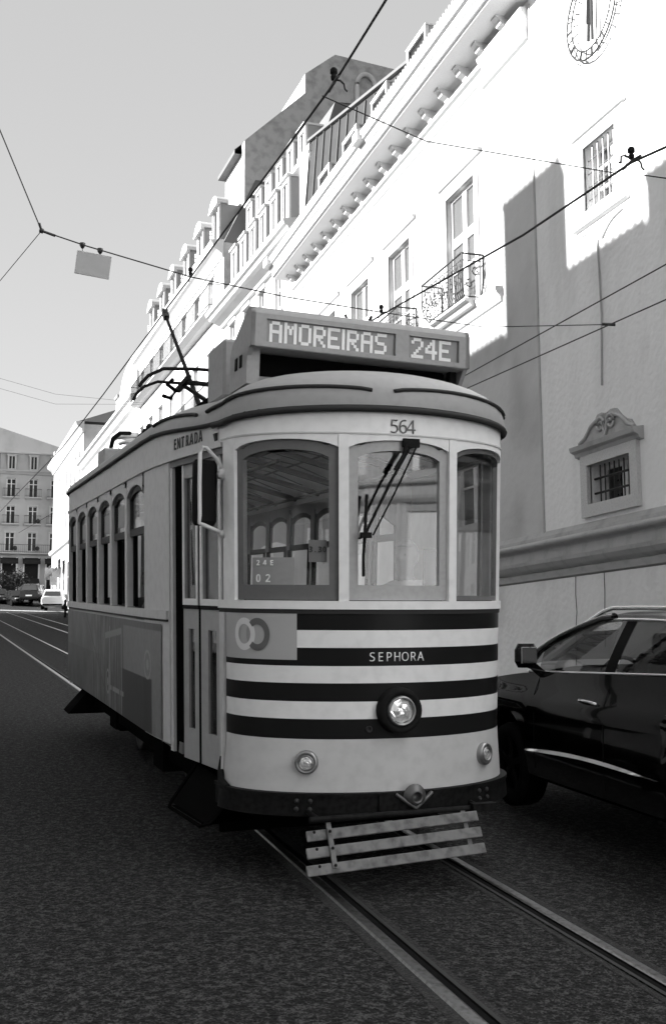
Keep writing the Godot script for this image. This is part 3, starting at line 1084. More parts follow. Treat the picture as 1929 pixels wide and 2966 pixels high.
func make_corner_house() -> void:
	var g := ground(-41.6)
	var th := atan(0.043)
	var dir := Vector3(-sin(th), 0, -cos(th))
	var at := Vector3(9, 0, -32.6) + dir * 9.06
	at.y = g
	var b := house("gabled_house", "tall white house with grey blind gable, iron balconies and scrolled dormers", at, th)
	var holes := []
	for k in 7:
		var u := 1.65 + k * 2.62
		holes.append([u, u + 0.85, 15.55, 17.2])
		holes.append([u, u + 0.85, 11.6, 14.1])
	var m := Mb.new()
	wall(m, 0.0, 18.9, g - 0.5, 18.1, holes, 0.0, 0.25)
	bulk(m, 0.0, 18.9, g - 0.5, 18.1)
	put("wall", m, M.plaster, b)
	for q in holes:
		window(b, q, -0.12, [[lerpf(q[2], q[3], 0.65), 0.06]], 0.08, 2, "curtained_pane")
		var s := Mb.new()
		lb(s, q[0] - 0.14, q[1] + 0.14, q[3], q[3] + 0.16, -0.01, 0.07)
		put("window_surround", s, M.trim, b)
	plain_balcony(b, 0.3, 18.6, 15.5, 0.55)
	plain_balcony(b, 0.3, 18.6, 11.5, 0.55)
	var c := Mb.new()
	moulding(c, -0.02, 18.9, [[0, 17.5], [0.06, 17.52], [0.1, 17.66], [0.3, 17.8], [0.42, 17.86], [0.46, 18.02], [0.52, 18.08], [0.52, 18.16], [0, 18.22]])
	put("cornice", c, M.trim, b)
	# grey side wall, seen above the lower roof
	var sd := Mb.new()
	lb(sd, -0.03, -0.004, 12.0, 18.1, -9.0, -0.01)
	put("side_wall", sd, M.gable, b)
	# the tall blind gable, set back from the street, and its higher step
	var f := Transform3D(Basis(Vector3(1, 0, 0), Vector3.UP, Vector3(0, 0, 1)), L(0.0, bh, 0) + Vector3(0, -bh, 0))
	var gp := Mb.new()
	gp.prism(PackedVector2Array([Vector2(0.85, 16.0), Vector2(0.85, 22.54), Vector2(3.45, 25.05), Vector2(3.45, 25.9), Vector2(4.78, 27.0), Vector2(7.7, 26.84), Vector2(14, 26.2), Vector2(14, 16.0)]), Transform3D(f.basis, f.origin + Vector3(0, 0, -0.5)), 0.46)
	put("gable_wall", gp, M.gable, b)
	var hi := Mb.new()
	hi.prism(PackedVector2Array([Vector2(0.86, 16.0), Vector2(0.86, 22.2), Vector2(3.45, 24.7), Vector2(8.0, 24.7), Vector2(8.0, 16.0)]), Transform3D(f.basis, f.origin + Vector3(0, 0, -3.2)), 2.68)
	put("attic_block", hi, M.plaster, b)
	var hs := Mb.new()
	hs.prism(PackedVector2Array([Vector2(3.46, 22.0), Vector2(3.46, 25.88), Vector2(4.78, 26.95), Vector2(8.0, 26.8), Vector2(8.0, 22.0)]), Transform3D(f.basis, f.origin + Vector3(0, 0, -7.0)), 6.48)
	put("attic_block", hs, M.plaster, b)
	var ev := Mb.new()
	ev.quad(L(0.5, 22.32, -0.55), L(3.3, 22.32, -0.55), L(3.3, 24.9, -3.4), L(0.5, 24.9, -3.4))
	ev.quad(L(0.5, 22.15, -0.55), L(0.5, 22.15, -0.9), L(3.3, 22.15, -0.9), L(3.3, 22.15, -0.55))
	ev.quad(L(0.5, 22.15, -0.55), L(3.3, 22.15, -0.55), L(3.3, 22.32, -0.55), L(0.5, 22.32, -0.55))
	ev.quad(L(3.3, 22.15, -0.55), L(3.3, 22.15, -3.4), L(3.3, 24.9, -3.4), L(3.3, 22.32, -0.55))
	put("eave", ev, M.slate, b)
	var ar := Mb.new()
	var pts := []
	for k in 13:
		var a := PI * k / 12.0
		pts.append(Vector3(6.15 - cos(a) * 0.42, 25.75 - bh + sin(a) * 0.55, 0.06))
	pts.push_front(Vector3(5.73, 24.3 - bh, 0.06))
	pts.append(Vector3(6.57, 24.3 - bh, 0.06))
	ar.tube(pts, 0.1, 6)
	put("arched_frame", ar, M.trim, b)
	var rf := Mb.new()
	rf.quad(L(0.0, 18.2, -0.05), L(18.9, 18.2, -0.05), L(18.9, 20.9, -1.3), L(0.0, 20.9, -1.3))
	rf.quad(L(0.0, 20.9, -1.3), L(18.9, 20.9, -1.3), L(18.9, 21.1, -8.0), L(0.0, 21.1, -8.0))
	rf.quad(L(18.9, 18.2, -0.05), L(18.9, 18.2, -8.0), L(18.9, 21.1, -8.0), L(18.9, 20.9, -1.3))
	rf.quad(L(0.0, 18.1, -0.03), L(0.0, 20.9, -1.3), L(0.0, 21.1, -8.0), L(0.0, 18.1, -8.0))
	put("mansard_roof", rf, M.slate, b)
	for k in 6:
		var u := 1.2 + k * 2.8
		dormer(b, u - 0.55, u + 0.55, 18.2, 20.0, 0.05, -1.3, 1)

func make_parapet_house() -> void:
	var th := atan(0.043)
	var dir := Vector3(-sin(th), 0, -cos(th))
	var at := Vector3(9, 0, -32.6) + dir * 28.0
	at.y = ground(at.z)
	var b := house("parapet_house", "white house with curved parapet, chimney and round balcony far along the row", at, th)
	var holes := []
	for k in 9:
		var u := 1.4 + k * 2.6
		holes.append([u, u + 0.9, 12.0, 14.4])
	var m := Mb.new()
	wall(m, 0.0, 23.9, bh - 0.5, 16.2, holes, 0.0, 0.25)
	bulk(m, 0.0, 23.9, bh - 0.5, 16.2)
	put("wall", m, M.plaster, b)
	for q in holes:
		window(b, q, -0.2, [[lerpf(q[2], q[3], 0.65), 0.08]], 0.1)
	var c := Mb.new()
	moulding(c, 0.0, 23.9, [[0, 15.6], [0.2, 15.7], [0.4, 15.95], [0.55, 16.0], [0.55, 16.2], [0, 16.3]])
	put("cornice", c, M.trim, b)
	var p := Mb.new()
	var poly := PackedVector2Array([Vector2(0.2, 16.2)])
	for k in 9:
		var t := k / 8.0
		poly.append(Vector2(0.3 + t * 5.0, 16.9 + 1.9 * sin(PI * (0.25 + 0.5 * t))))
	poly.append(Vector2(6.5, 17.3))
	poly.append(Vector2(6.5, 16.2))
	p.prism(poly, Transform3D(Basis(Vector3(0, 0, -1), Vector3.UP, Vector3(1, 0, 0)), Vector3(-0.1, -bh, 0)), 0.6)
	put("curved_parapet", p, M.plaster, b)
	var ch := Mb.new()
	lb(ch, 7.9, 8.9, 16.2, 17.8, -0.9, -0.1)
	lb(ch, 7.8, 9.0, 17.8, 17.95, -1.0, 0.0)
	put("chimney", ch, M.gable, b)
	var rf := Mb.new()
	rf.quad(L(6.6, 16.25, -0.1), L(23.9, 16.25, -0.1), L(23.9, 18.3, -5.0), L(6.6, 18.3, -5.0))
	put("roof", rf, M.tile, b)
	# round balcony
	var rb := Mb.new()
	for k in 3:
		rb.lathe(L(1.2, 14.0 - k * 0.25, 0.0), Vector3.UP, [[0.0, -0.2], [1.2 - k * 0.3, -0.2], [1.35 - k * 0.3, 0.0], [0.0, 0.0]], 20)
	put("round_balcony", rb, M.trim, b)
	plain_balcony(b, 3.5, 23.5, 11.9, 0.5, 0.95, 0.25)

func make_white_block() -> void:
	var th := atan(0.043)
	var dir := Vector3(-sin(th), 0, -cos(th))
	var at := Vector3(9, 0, -32.6) + dir * 52.0
	at.y = ground(at.z)
	var b := house("white_block", "bright white house closing the far end of the sunlit row", at, th)
	var holes := []
	for k in 7:
		var u := 1.6 + k * 2.9
		holes.append([u, u + 0.95, 15.3, 17.6])
		holes.append([u, u + 0.95, 12.0, 14.3])
		holes.append([u, u + 1.5, 6.0, 9.4])
	var m := Mb.new()
	wall(m, 0.0, 21.5, bh - 0.5, 19.3, holes, 0.0, 0.2)
	bulk(m, 0.0, 21.5, bh - 0.5, 19.3)
	put("wall", m, M.plaster, b)
	for q in holes:
		window(b, q, -0.12, [[lerpf(q[2], q[3], 0.65), 0.08]], 0.1)
	var c := Mb.new()
	moulding(c, -0.3, 21.5, [[0, 18.6], [0.15, 18.65], [0.2, 18.9], [0.5, 19.1], [0.6, 19.2], [0.65, 19.4], [0, 19.5]])
	put("cornice", c, M.trim, b)
	var s := Mb.new()
	moulding(s, 0.0, 21.5, [[0, 10.9], [0.25, 11.0], [0.3, 11.3], [0, 11.4]])
	put("string_course", s, M.trim, b)
	var rf := Mb.new()
	rf.quad(L(-0.3, 19.45, 0.4), L(21.5, 19.45, 0.4), L(21.5, 21.5, -5.0), L(-0.3, 21.5, -5.0))
	rf.tri(L(-0.3, 19.45, 0.4), L(-0.3, 21.5, -5.0), L(-0.3, 19.45, -5.0))
	put("roof", rf, M.tile, b)
	var fin := Mb.new()
	lb(fin, 19.5, 20.2, 19.4, 20.6, -0.5, 0.2)
	put("chimney", fin, M.plaster, b)
	# shop blinds and signs at its foot
	for q in [[14.0, 16.0, 10.2, 0.8], [17.0, 19.2, 9.4, 0.7], [10.5, 12.5, 9.8, 0.6]]:
		var a := Mb.new()
		a.quad(L(q[0], q[2], 0.02), L(q[1], q[2], 0.02), L(q[1], q[2] - 0.6, q[3]), L(q[0], q[2] - 0.6, q[3]))
		a.quad(L(q[0], q[2] - 0.6, q[3]), L(q[1], q[2] - 0.6, q[3]), L(q[1], q[2] - 0.85, q[3]), L(q[0], q[2] - 0.85, q[3]))
		put("awning", a, M.awning, b)
	for q in [[18.6, 8.6, 0.75, 1.1], [15.2, 7.9, 0.6, 0.8], [12.6, 8.4, 0.7, 0.8]]:
		var a := Mb.new()
		lb(a, q[0], q[0] + 0.14, q[1], q[1] + q[3], 0.1, 0.1 + q[2])
		put("hanging_sign", a, M.car_silver, b)

func make_far_house() -> void:
	var b := house("end_house", "grey shaded house with shop fronts and a mansard closing the street", Vector3(0, 7.6, -112.0), PI / 2)
	# here u runs to the left: u = -x
	var holes := []
	for k in 9:
		var u := -6.75 + k * 2.1
		for h in [[11.95, 13.8], [14.65, 16.4], [17.3, 19.1]]:
			holes.append([u, u + 0.85, h[0], h[1]])
	var shops := []
	for k in 9:
		var u := -7.0 + k * 2.1
		shops.append([u, u + 1.3, 7.75, 11.2])
	var m := Mb.new()
	wall(m, -9.0, 12.0, 7.0, 19.8, holes + shops, 0.0, 0.25)
	bulk(m, -9.0, 12.0, 7.0, 19.8, -0.6)
	put("wall", m, M.far_wall, b)
	for k in holes.size():
		var q: Array = holes[k]
		var o := window(b, q, -0.15, [[lerpf(q[2], q[3], 0.72), 0.07]], 0.1, 2, "dark_pane" if (k / 3) % 2 == 1 or rng.randf() < 0.3 else "zinc")
		o.name = name_for(b, "window")
		var s := Mb.new()
		if k % 3 == 2:
			var pts := []
			for i in 9:
				var a := PI * i / 8.0
				pts.append(L((q[0] + q[1]) / 2 - cos(a) * 0.47, q[3] + sin(a) * 0.14, 0.03))
			s.tube(pts, 0.05, 5)
		else:
			lb(s, q[0] - 0.1, q[1] + 0.1, q[3], q[3] + 0.12, -0.01, 0.06)
		lb(s, q[0] - 0.1, q[0], q[2], q[3], -0.01, 0.05)
		lb(s, q[1], q[1] + 0.1, q[2], q[3], -0.01, 0.05)
		put("window_surround", s, M.trim, b)
		if k % 3 > 0:
			plain_balcony(b, q[0] - 0.38, q[1] + 0.38, q[2] - 0.02, 0.42, 0.8, 0.16)
		if rng.randf() < 0.4:
			var pl := Mb.new()
			pl.lathe(L(q[0] - 0.1, q[2] + 0.05, 0.25), Vector3.UP, [[0.0, 0.0], [0.16, 0.05], [0.22, 0.25], [0.12, 0.42], [0.0, 0.45]], 8)
			put("potted_plant", pl, M.foliage, b)
	plain_balcony(b, -8.8, 11.8, 11.75, 0.55, 0.8, 0.18)
	for k in shops.size():
		var q: Array = shops[k]
		var f := Mb.new()
		lb(f, q[0] - 0.14, q[0], q[2], q[3] + 0.12, -0.02, 0.08)
		lb(f, q[1], q[1] + 0.14, q[2], q[3] + 0.12, -0.02, 0.08)
		put("shop_frame", f, M.window_white, b)
		var p := Mb.new()
		lb(p, q[0], q[1], q[2], q[3], -0.22, -0.18)
		put("shop_window", p, M.shop_dark, b)
		var a := Mb.new()
		a.quad(L(q[0] - 0.2, q[3] + 0.1, 0.02), L(q[1] + 0.2, q[3] + 0.1, 0.02), L(q[1] + 0.2, q[3] - 0.35, 0.7), L(q[0] - 0.2, q[3] - 0.35, 0.7))
		a.quad(L(q[0] - 0.2, q[3] - 0.35, 0.7), L(q[1] + 0.2, q[3] - 0.35, 0.7), L(q[1] + 0.2, q[3] - 0.55, 0.7), L(q[0] - 0.2, q[3] - 0.55, 0.7))
		put("awning", a, M.awning, b)
		if k % 2 == 1:
			var a2 := Mb.new()
			a2.quad(L(q[0] - 0.1, 9.3, 0.05), L(q[1] + 0.1, 9.3, 0.05), L(q[1] + 0.18, 8.6, 0.8), L(q[0] - 0.18, 8.6, 0.8))
			put("awning", a2, M.awning, b)
	var c := Mb.new()
	moulding(c, -9.0, 12.0, [[0, 19.5], [0.15, 19.55], [0.3, 19.75], [0.4, 19.8], [0.4, 19.95], [-0.3, 20.0]])
	put("cornice", c, M.far_wall, b)
	var r := Mb.new()
	r.quad(L(-9.0, 19.98, -0.1), L(12.0, 19.98, -0.1), L(12.0, 21.75, -0.7), L(-9.0, 21.75, -0.7))
	r.quad(L(-9.0, 21.85, -0.5), L(12.0, 21.85, -0.5), L(12.0, 29.0, -5.0), L(-9.0, 22.6, -5.0))
	r.quad(L(-9.0, 22.6, -5.0), L(12.0, 29.0, -5.0), L(12.0, 19.9, -8.0), L(-9.0, 19.9, -8.0))
	put("mansard_roof", r, M.far_wall, b)
	var e := Mb.new()
	moulding(e, -9.0, 12.0, [[-0.8, 21.7], [-0.4, 21.74], [-0.38, 21.86], [-0.8, 21.9]])
	put("attic_ledge", e, M.trim, b)
	for k in 9:
		var u := -6.75 + k * 2.1
		dormer(b, u, u + 0.85, 20.02, 21.5, -0.05, -0.6)
	var pipe := Mb.new()
	pipe.tube([L(-0.95, 8.0, 0.06), L(-0.95, 21.6, 0.06)], 0.05, 6)
	put("downpipe", pipe, M.iron, b)

# shaded houses across the square behind the camera: the panes mirror them
func make_square_house() -> void:
	var b := house("square_house", "row of plain houses across the square, outside the picture to the left", Vector3(-22, 0.3, -1.5), PI)
	var holes := []
	for i in 13:
		for h in [1.4, 5.0, 8.6]:
			holes.append([1.0 + i * 2.9, 2.1 + i * 2.9, h, h + 2.2])
	var m := Mb.new()
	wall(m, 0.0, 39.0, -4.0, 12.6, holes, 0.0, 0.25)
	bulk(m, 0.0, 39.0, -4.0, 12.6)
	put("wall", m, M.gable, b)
	for q in holes:
		var w := Mb.new()
		lb(w, q[0], q[1], q[2], q[3], -0.2, -0.16)
		put("window", w, M.pane, b)

# the row on the left of the street: outside the picture, it throws the shadow
func make_left_row() -> void:
	var rows := [[-86.0, -46.0, 19.0, "terrace of tall houses far along the shaded left side of the street"], [-46.0, -21.9, 15.05, "terrace of three-storey houses on the left side beside the tram"], [-21.88, -19.7, 17.5, "narrow tall house rising above its neighbours on the left side"], [-19.68, -17.3, 15.48, "narrow low house on the left side beside the tall one"], [-17.28, -2.5, 16.12, "corner house on the left side, nearest to the square"]]
	for r in rows:
		var n := "terrace_house"
		var len: float = r[1] - r[0]
		var b := house(n, r[3], Vector3(-9, ground((r[0] + r[1]) / 2), r[0]), PI)
		var holes := []
		var k := int((len - 0.8) / 2.6)
		for i in k:
			var u := (len - k * 2.6) / 2 + 0.75 + i * 2.6
			var h := bh + 1.0
			while h + 2.4 < r[2]:
				holes.append([u, u + 1.1, h, h + 2.1])
				h += 3.4
		var m := Mb.new()
		wall(m, 0.0, len, bh - 3.0, r[2], holes, 0.0, 0.25)
		if r[2] > 17.0 and r[2] < 18.0:
			bulk(m, 0.0, len, bh - 3.0, 15.2)
			lb(m, 0.0, len, 15.2, r[2], -0.7, -0.42)
		elif r[2] > 16.0 and r[2] < 17.0:
			bulk(m, 0.0, len, bh - 3.0, 15.2)
			lb(m, 0.0, len, 15.2, r[2], -0.7, -0.42)
		else:
			bulk(m, 0.0, len, bh - 3.0, r[2])
		put("wall", m, M.house_wall, b)
		for q in holes:
			var w := Mb.new()
			lb(w, q[0], q[1], q[2], q[3], -0.2, -0.16)
			var o := put("window", w, M.pane, b)
			var f := Mb.new()
			lb(f, (q[0] + q[1]) / 2 - 0.05, (q[0] + q[1]) / 2 + 0.05, q[2], q[3], -0.15, -0.1)
			lb(f, q[0], q[1], q[2] + 1.4, q[2] + 1.5, -0.155, -0.105)
			put("frame", f, M.window_white, o)
		var t := Mb.new()
		var i := 0
		while i * 0.2 < len - 0.1:
			t.tube([L(0.12 + i * 0.2, r[2] + 0.06, 0.25), L(0.12 + i * 0.2, r[2] + 0.05, -0.65)], 0.042, 6)
			i += 1
		lb(t, 0.0, len, r[2] - 0.1, r[2] + 0.02, -0.7, 0.2)
		var e := put("eave_tile", t, M.tile, b)
		e.set_meta("kind", "stuff")

# ---- the tram: local axes s (to the right as one faces it), h (up from the rails), l (from the nose backwards)
var half := []      # outline points [s, l] of one side, from nose to tail
var cum := []       # distance along it

func T(s: float, h: float, l: float) -> Vector3:
	return Vector3(s, h, -l)

func tram_outline() -> void:
	for k in 19:
		var a := (PI / 2) * k / 18.0
		half.append(Vector2(0.965 * sin(a), -0.3 + 0.62 * (1.0 - cos(a))))
	for p in [[1.0, 0.5], [1.05, 0.82], [1.105, 1.15], [1.15, 1.5], [1.178, 1.85], [1.19, 2.2], [1.19, 4.0], [1.19, 5.8], [1.19, 7.5], [1.1, 8.0], [0.97, 8.35]]:
		half.append(Vector2(p[0], p[1]))
	for k in range(1, 10):
		var a := (PI / 2) * k / 9.0
		half.append(Vector2(0.965 * cos(a), 8.35 + 0.5 * sin(a)))
	var d := 0.0
	for k in half.size():
		if k > 0:
			d += half[k].distance_to(half[k - 1])
		cum.append(d)

# point on the body at distance u from the nose (negative = left side), height h, off = outwards
func P(u: float, h: float, off := 0.0) -> Vector3:
	var d := absf(u)
	var k := 0
	while k < cum.size() - 2 and cum[k + 1] < d:
		k += 1
	var t: float = clampf((d - cum[k]) / (cum[k + 1] - cum[k]), 0.0, 1.0)
	var p: Vector2 = half[k].lerp(half[k + 1], t)
	var tan0: Vector2 = half[mini(k + 1, half.size() - 1)] - half[maxi(k - 1, 0)]
	var tan1: Vector2 = half[mini(k + 2, half.size() - 1)] - half[k]
	if k == 0:
		tan0 = Vector2(1, 0)
	var tg := (tan0.normalized().lerp(tan1.normalized(), t)).normalized()
	var n := Vector2(tg.y, -tg.x)
	p += n * off
	var flare := 1.0 + 0.02 * (h - 1.6)
	if u < 0.0 and p.y < 1.6:
		flare *= 1.0 + 0.022 * clampf((1.6 - p.y) / 1.2, 0.0, 1.0)
	if h < 0.8 and absf(u) < 1.28:
		flare += 0.035 * (0.8 - h) / 0.3
	return T((p.x if u >= 0.0 else -p.x) * flare, h, p.y)

# height of the gutter: it arches over the nose and dips at the corners
func GH(u: float) -> float:
	var a := absf(u)
	if a < 1.25:
		return 2.975 - 0.055 * (a / 1.25) * (a / 1.25)
	return lerpf(2.92, 3.0, smoothstep(1.25, 2.8, a))

func u_at_s(s: float) -> float:
	var a := absf(s)
	for k in 18:
		if half[k + 1].x >= a:
			return signf(s) * lerpf(cum[k], cum[k + 1], (a - half[k].x) / (half[k + 1].x - half[k].x))
	return signf(s) * cum[18]

func u_at_l(l: float, side: float) -> float:
	for k in range(18, half.size() - 1):
		if half[k + 1].y >= l:
			return side * lerpf(cum[k], cum[k + 1], (l - half[k].y) / (half[k + 1].y - half[k].y))
	return side * cum[-1]

func usteps(u0: float, u1: float, step := 0.06) -> Array:
	var n := maxi(1, int(ceil(absf(u1 - u0) / step)))
	var o := []
	for i in n + 1:
		o.append(lerpf(u0, u1, float(i) / n))
	return o

# curved slab of the body between two heights
func slab(m: Mb, u0: float, u1: float, h0: float, h1: float, off := 0.0, thick := 0.03, step := 0.07) -> void:
	var us := usteps(u0, u1, step)
	var rows := [PackedVector3Array(), PackedVector3Array()]
	var inner := [PackedVector3Array(), PackedVector3Array()]
	for u in us:
		rows[0].append(P(u, h0, off))
		rows[1].append(P(u, GH(u) if h1 == 3.0 else h1, off))
		inner[0].append(P(u, h0, off - thick))
		inner[1].append(P(u, GH(u) if h1 == 3.0 else h1, off - thick))
	m.sheet(rows)
	m.sheet([inner[1], inner[0]])
	m.sheet([rows[1], inner[1]], false)
	m.sheet([inner[0], rows[0]], false)
	for i in [0, us.size() - 1]:
		m.quad(rows[0][i], rows[1][i], inner[1][i], inner[0][i])

# slab whose lower edge is an arch: the header over a window
func arch_slab(m: Mb, u0: float, u1: float, hs: float, rise: float, h1: float, off := 0.0, thick := 0.03) -> void:
	var us := usteps(u0, u1, absf(u1 - u0) / 12.0)
	var rows := [PackedVector3Array(), PackedVector3Array(), PackedVector3Array(), PackedVector3Array()]
	for u in us:
		var t: float = (u - u0) / (u1 - u0) * 2.0 - 1.0
		var h := hs + rise * sqrt(maxf(0.0, 1.0 - t * t * 0.92)) - rise * sqrt(0.08)
		rows[0].append(P(u, h1, off))
		rows[1].append(P(u, h, off))
		rows[2].append(P(u, h, off - thick))
		rows[3].append(P(u, h1, off - thick))
	m.sheet([rows[1], rows[0]])
	m.sheet([rows[2], rows[1]], false)
	m.sheet([rows[3], rows[2]])
	m.sheet([rows[0], rows[3]], false)

# band of even width under an arch
func arch_band(m: Mb, u0: float, u1: float, hs: float, rise: float, w: float, off: float, thick: float) -> void:
	var us := usteps(u0, u1, absf(u1 - u0) / 12.0)
	var rows := [PackedVector3Array(), PackedVector3Array(), PackedVector3Array(), PackedVector3Array()]
	for u in us:
		var t: float = (u - u0) / (u1 - u0) * 2.0 - 1.0
		var h := hs + rise * sqrt(maxf(0.0, 1.0 - t * t * 0.92)) - rise * sqrt(0.08)
		rows[0].append(P(u, h + 0.003, off))
		rows[1].append(P(u, h - w, off))
		rows[2].append(P(u, h - w, off - thick))
		rows[3].append(P(u, h + 0.003, off - thick))
	m.sheet([rows[1], rows[0]])
	m.sheet([rows[2], rows[1]], false)
	m.sheet([rows[3], rows[2]])
	m.sheet([rows[0], rows[3]], false)

# lettering laid on the body, one glyph at a time
func lettering(m: Mb, text: String, u0: float, u1: float, h: float, size: float, off: float, font: Font, squeeze := 1.0) -> void:
	var tm := TextMesh.new()
	tm.font = font
	tm.font_size = 64
	tm.pixel_size = size / 46.0
	tm.depth = 0.002
	tm.curve_step = 1.0
	for i in text.length():
		tm.text = text[i]
		var u := lerpf(u0, u1, (i + 0.5) / text.length())
		var p := P(u, h, off)
		var x := (P(u + 0.01, h, off) - P(u - 0.01, h, off)).normalized()
		var y := Vector3.UP
		m.add(tm.duplicate(), Transform3D(Basis(x * squeeze, y, x.cross(y)), p))

const GLYPHS := {"A": "01110 10001 10001 11111 10001 10001 10001", "M": "10001 11011 10101 10101 10001 10001 10001", "O": "01110 10001 10001 10001 10001 10001 01110", "R": "11110 10001 10001 11110 10100 10010 10001", "E": "11111 10000 10000 11110 10000 10000 11111", "I": "1 1 1 1 1 1 1", "S": "01111 10000 10000 01110 00001 00001 11110", "2": "01110 10001 00001 00010 00100 01000 11111", "4": "00010 00110 01010 10010 11111 00010 00010"}

func make_tram() -> void:
	tram_outline()
	var a := Vector3(-0.043, 0.058, -1.0).normalized()
	var r := a.cross(Vector3.UP).normalized()
	r = r.rotated(a, deg_to_rad(-0.5))
	var up := r.cross(a)
	var t := thing("tram", "old striped single-car tram, number 564, on the near track", "tram", Vector3(2.535, 0.058 * 7.0, -7.0), Basis(r, up, -a))
	var bold := SystemFont.new()
	bold.font_names = PackedStringArray(["Droid Sans"])
	bold.font_weight = 700
	var plain_font := SystemFont.new()
	plain_font.font_names = PackedStringArray(["Droid Sans"])
	tram_front(t, plain_font, bold)
	for side in [-1.0, 1.0]:
		tram_side(t, side, bold)
	tram_roof(t)
	tram_inside(t)
	tram_under(t)

func tram_front(t: Node3D, font: Font, bold: Font) -> void:
	var uc := u_at_l(0.34, 1.0)          # where the face meets the corner posts
	# painted bands of the dash panel
	var bands := [["lower_panel", 0.555, 0.883, "tram_lower"], ["black_stripe", 0.883, 1.007, "tram_black"], ["white_stripe", 1.007, 1.116, "tram_white"], ["black_stripe", 1.116, 1.23, "tram_black"], ["white_stripe", 1.23, 1.337, "tram_white"], ["black_stripe", 1.337, 1.451, "tram_black"], ["white_stripe", 1.451, 1.561, "tram_white"], ["black_stripe", 1.561, 1.664, "tram_black"]]
	for b in bands:
		var m := Mb.new()
		slab(m, -uc, uc, b[1], b[2], 0.0, 0.04)
		put(b[0], m, M[b[3]], t)
	var g := Mb.new()
	slab(g, -uc - 0.09, uc + 0.05, 1.664, 1.692, 0.006, 0.05)
	put("belt_rubber", g, M.tram_trim, t)
	var sl := Mb.new()
	slab(sl, -uc - 0.09, uc + 0.03, 1.692, 1.745, 0.014, 0.06)
	put("window_sill", sl, M.tram_white, t)
	# bumper with bolts and coupling
	var bu := Mb.new()
	slab(bu, -uc - 0.1, uc + 0.1, 0.415, 0.552, 0.035, 0.09)
	slab(bu, -uc - 0.1, uc + 0.1, 0.535, 0.556, 0.045, 0.05)
	put("bumper", bu, M.bumper, t)
	for s in [-0.62, -0.55, 0.56, 0.63]:
		for h in [0.46, 0.51]:
			var bo := Mb.new()
			bo.lathe(P(u_at_s(s), h, 0.035), P(u_at_s(s), h, 0.1) - P(u_at_s(s), h, 0.0), [[0.016, 0.0], [0.016, 0.006], [0.012, 0.012], [0.0, 0.014]], 8)
			put("bumper_bolt", bo, M.rail_side, t)
	var cp := Mb.new()
	slab(cp, u_at_s(-0.16), u_at_s(0.24), 0.42, 0.555, 0.048, 0.03)
	put("coupling_plate", cp, M.bumper, t)
	var co := Mb.new()
	var cpos := P(u_at_s(0.06), 0.53, 0.05)
	co.lathe(cpos, Vector3(0, -0.1, 1), [[0.075, 0.0], [0.07, 0.02], [0.045, 0.035], [0.036, 0.05], [0.028, 0.03], [0.026, 0.004], [0.0, 0.0]], 18)
	co.tube([P(u_at_s(-0.06), 0.545, 0.052), P(u_at_s(0.0), 0.5, 0.06), P(u_at_s(0.06), 0.455, 0.07), P(u_at_s(0.12), 0.5, 0.06), P(u_at_s(0.18), 0.545, 0.052)], 0.013, 6)
	put("coupling_socket", co, M.coupling, t)
	# headlamp and marker lamps
	lamp(t, "headlight", P(u_at_s(-0.03), 1.06, 0.0), P(u_at_s(-0.03), 1.06, 0.1) - P(u_at_s(-0.03), 1.06, 0.0), 0.145, 0.1, "rubber")
	lamp(t, "marker_lamp", P(u_at_s(-0.585), 0.742, 0.0), P(u_at_s(-0.585), 0.742, 0.1) - P(u_at_s(-0.585), 0.742, 0.0), 0.074, 0.05, "dull_metal")
	lamp(t, "marker_lamp", P(u_at_s(0.66), 0.735, 0.0), P(u_at_s(0.66), 0.735, 0.1) - P(u_at_s(0.66), 0.735, 0.0), 0.074, 0.05, "dull_metal")
	var so := Mb.new()
	so.lathe(P(u_at_s(-0.22), 0.945, 0.0), Vector3(0, 0, 1), [[0.02, 0.0], [0.022, 0.012], [0.012, 0.012], [0.011, 0.002], [0.0, 0.002]], 12)
	put("socket", so, M.tram_trim, t)
	# sticker with the two linked rings
	var lf := Mb.new()
	slab(lf, -uc + 0.012, u_at_s(-0.64), 1.374, 1.664, 0.004, 0.004)
	var lo := put("sticker", lf, M.logo_field, t)
	var um := (-uc + u_at_s(-0.64)) / 2.0 - 0.01
	var ring := func(m: Mb, c: float, off: float, a0 := 0.0, a1 := TAU) -> void:
		var n := 32
		for k in n:
			var x := lerpf(a0, a1, float(k) / n)
			var y := lerpf(a0, a1, float(k + 1) / n)
			m.quad(P(c + cos(x) * 0.088, 1.53 + sin(x) * 0.104, off), P(c + cos(x) * 0.052, 1.53 + sin(x) * 0.063, off), P(c + cos(y) * 0.052, 1.53 + sin(y) * 0.063, off), P(c + cos(y) * 0.088, 1.53 + sin(y) * 0.104, off))
	var r1 := Mb.new()
	ring.call(r1, um - 0.05, 0.0065)
	put("light_ring", r1, M.logo_light, lo)
	var r2 := Mb.new()
	ring.call(r2, um + 0.055, 0.0085, -PI * 0.74, PI * 0.74)
	put("dark_ring", r2, M.logo_dark, lo)
	var r3 := Mb.new()
	ring.call(r3, um + 0.055, 0.0055, PI * 0.74, PI * 1.26)
	put("dark_ring", r3, M.logo_mid, lo)
	var tx := Mb.new()
	lettering(tx, "SEPHORA", u_at_s(-0.225), u_at_s(0.155), 1.394, 0.056, 0.004, font)
	put("lettering", tx, M.letter_white, t)
	var nm := Mb.new()
	lettering(nm, "564", u_at_s(-0.085), u_at_s(0.085), 2.866, 0.088, 0.004, font)
	put("fleet_number", nm, M.letter_grey, t)
	# windscreen: posts, header with arches, sashes, panes
	var pw := 0.031
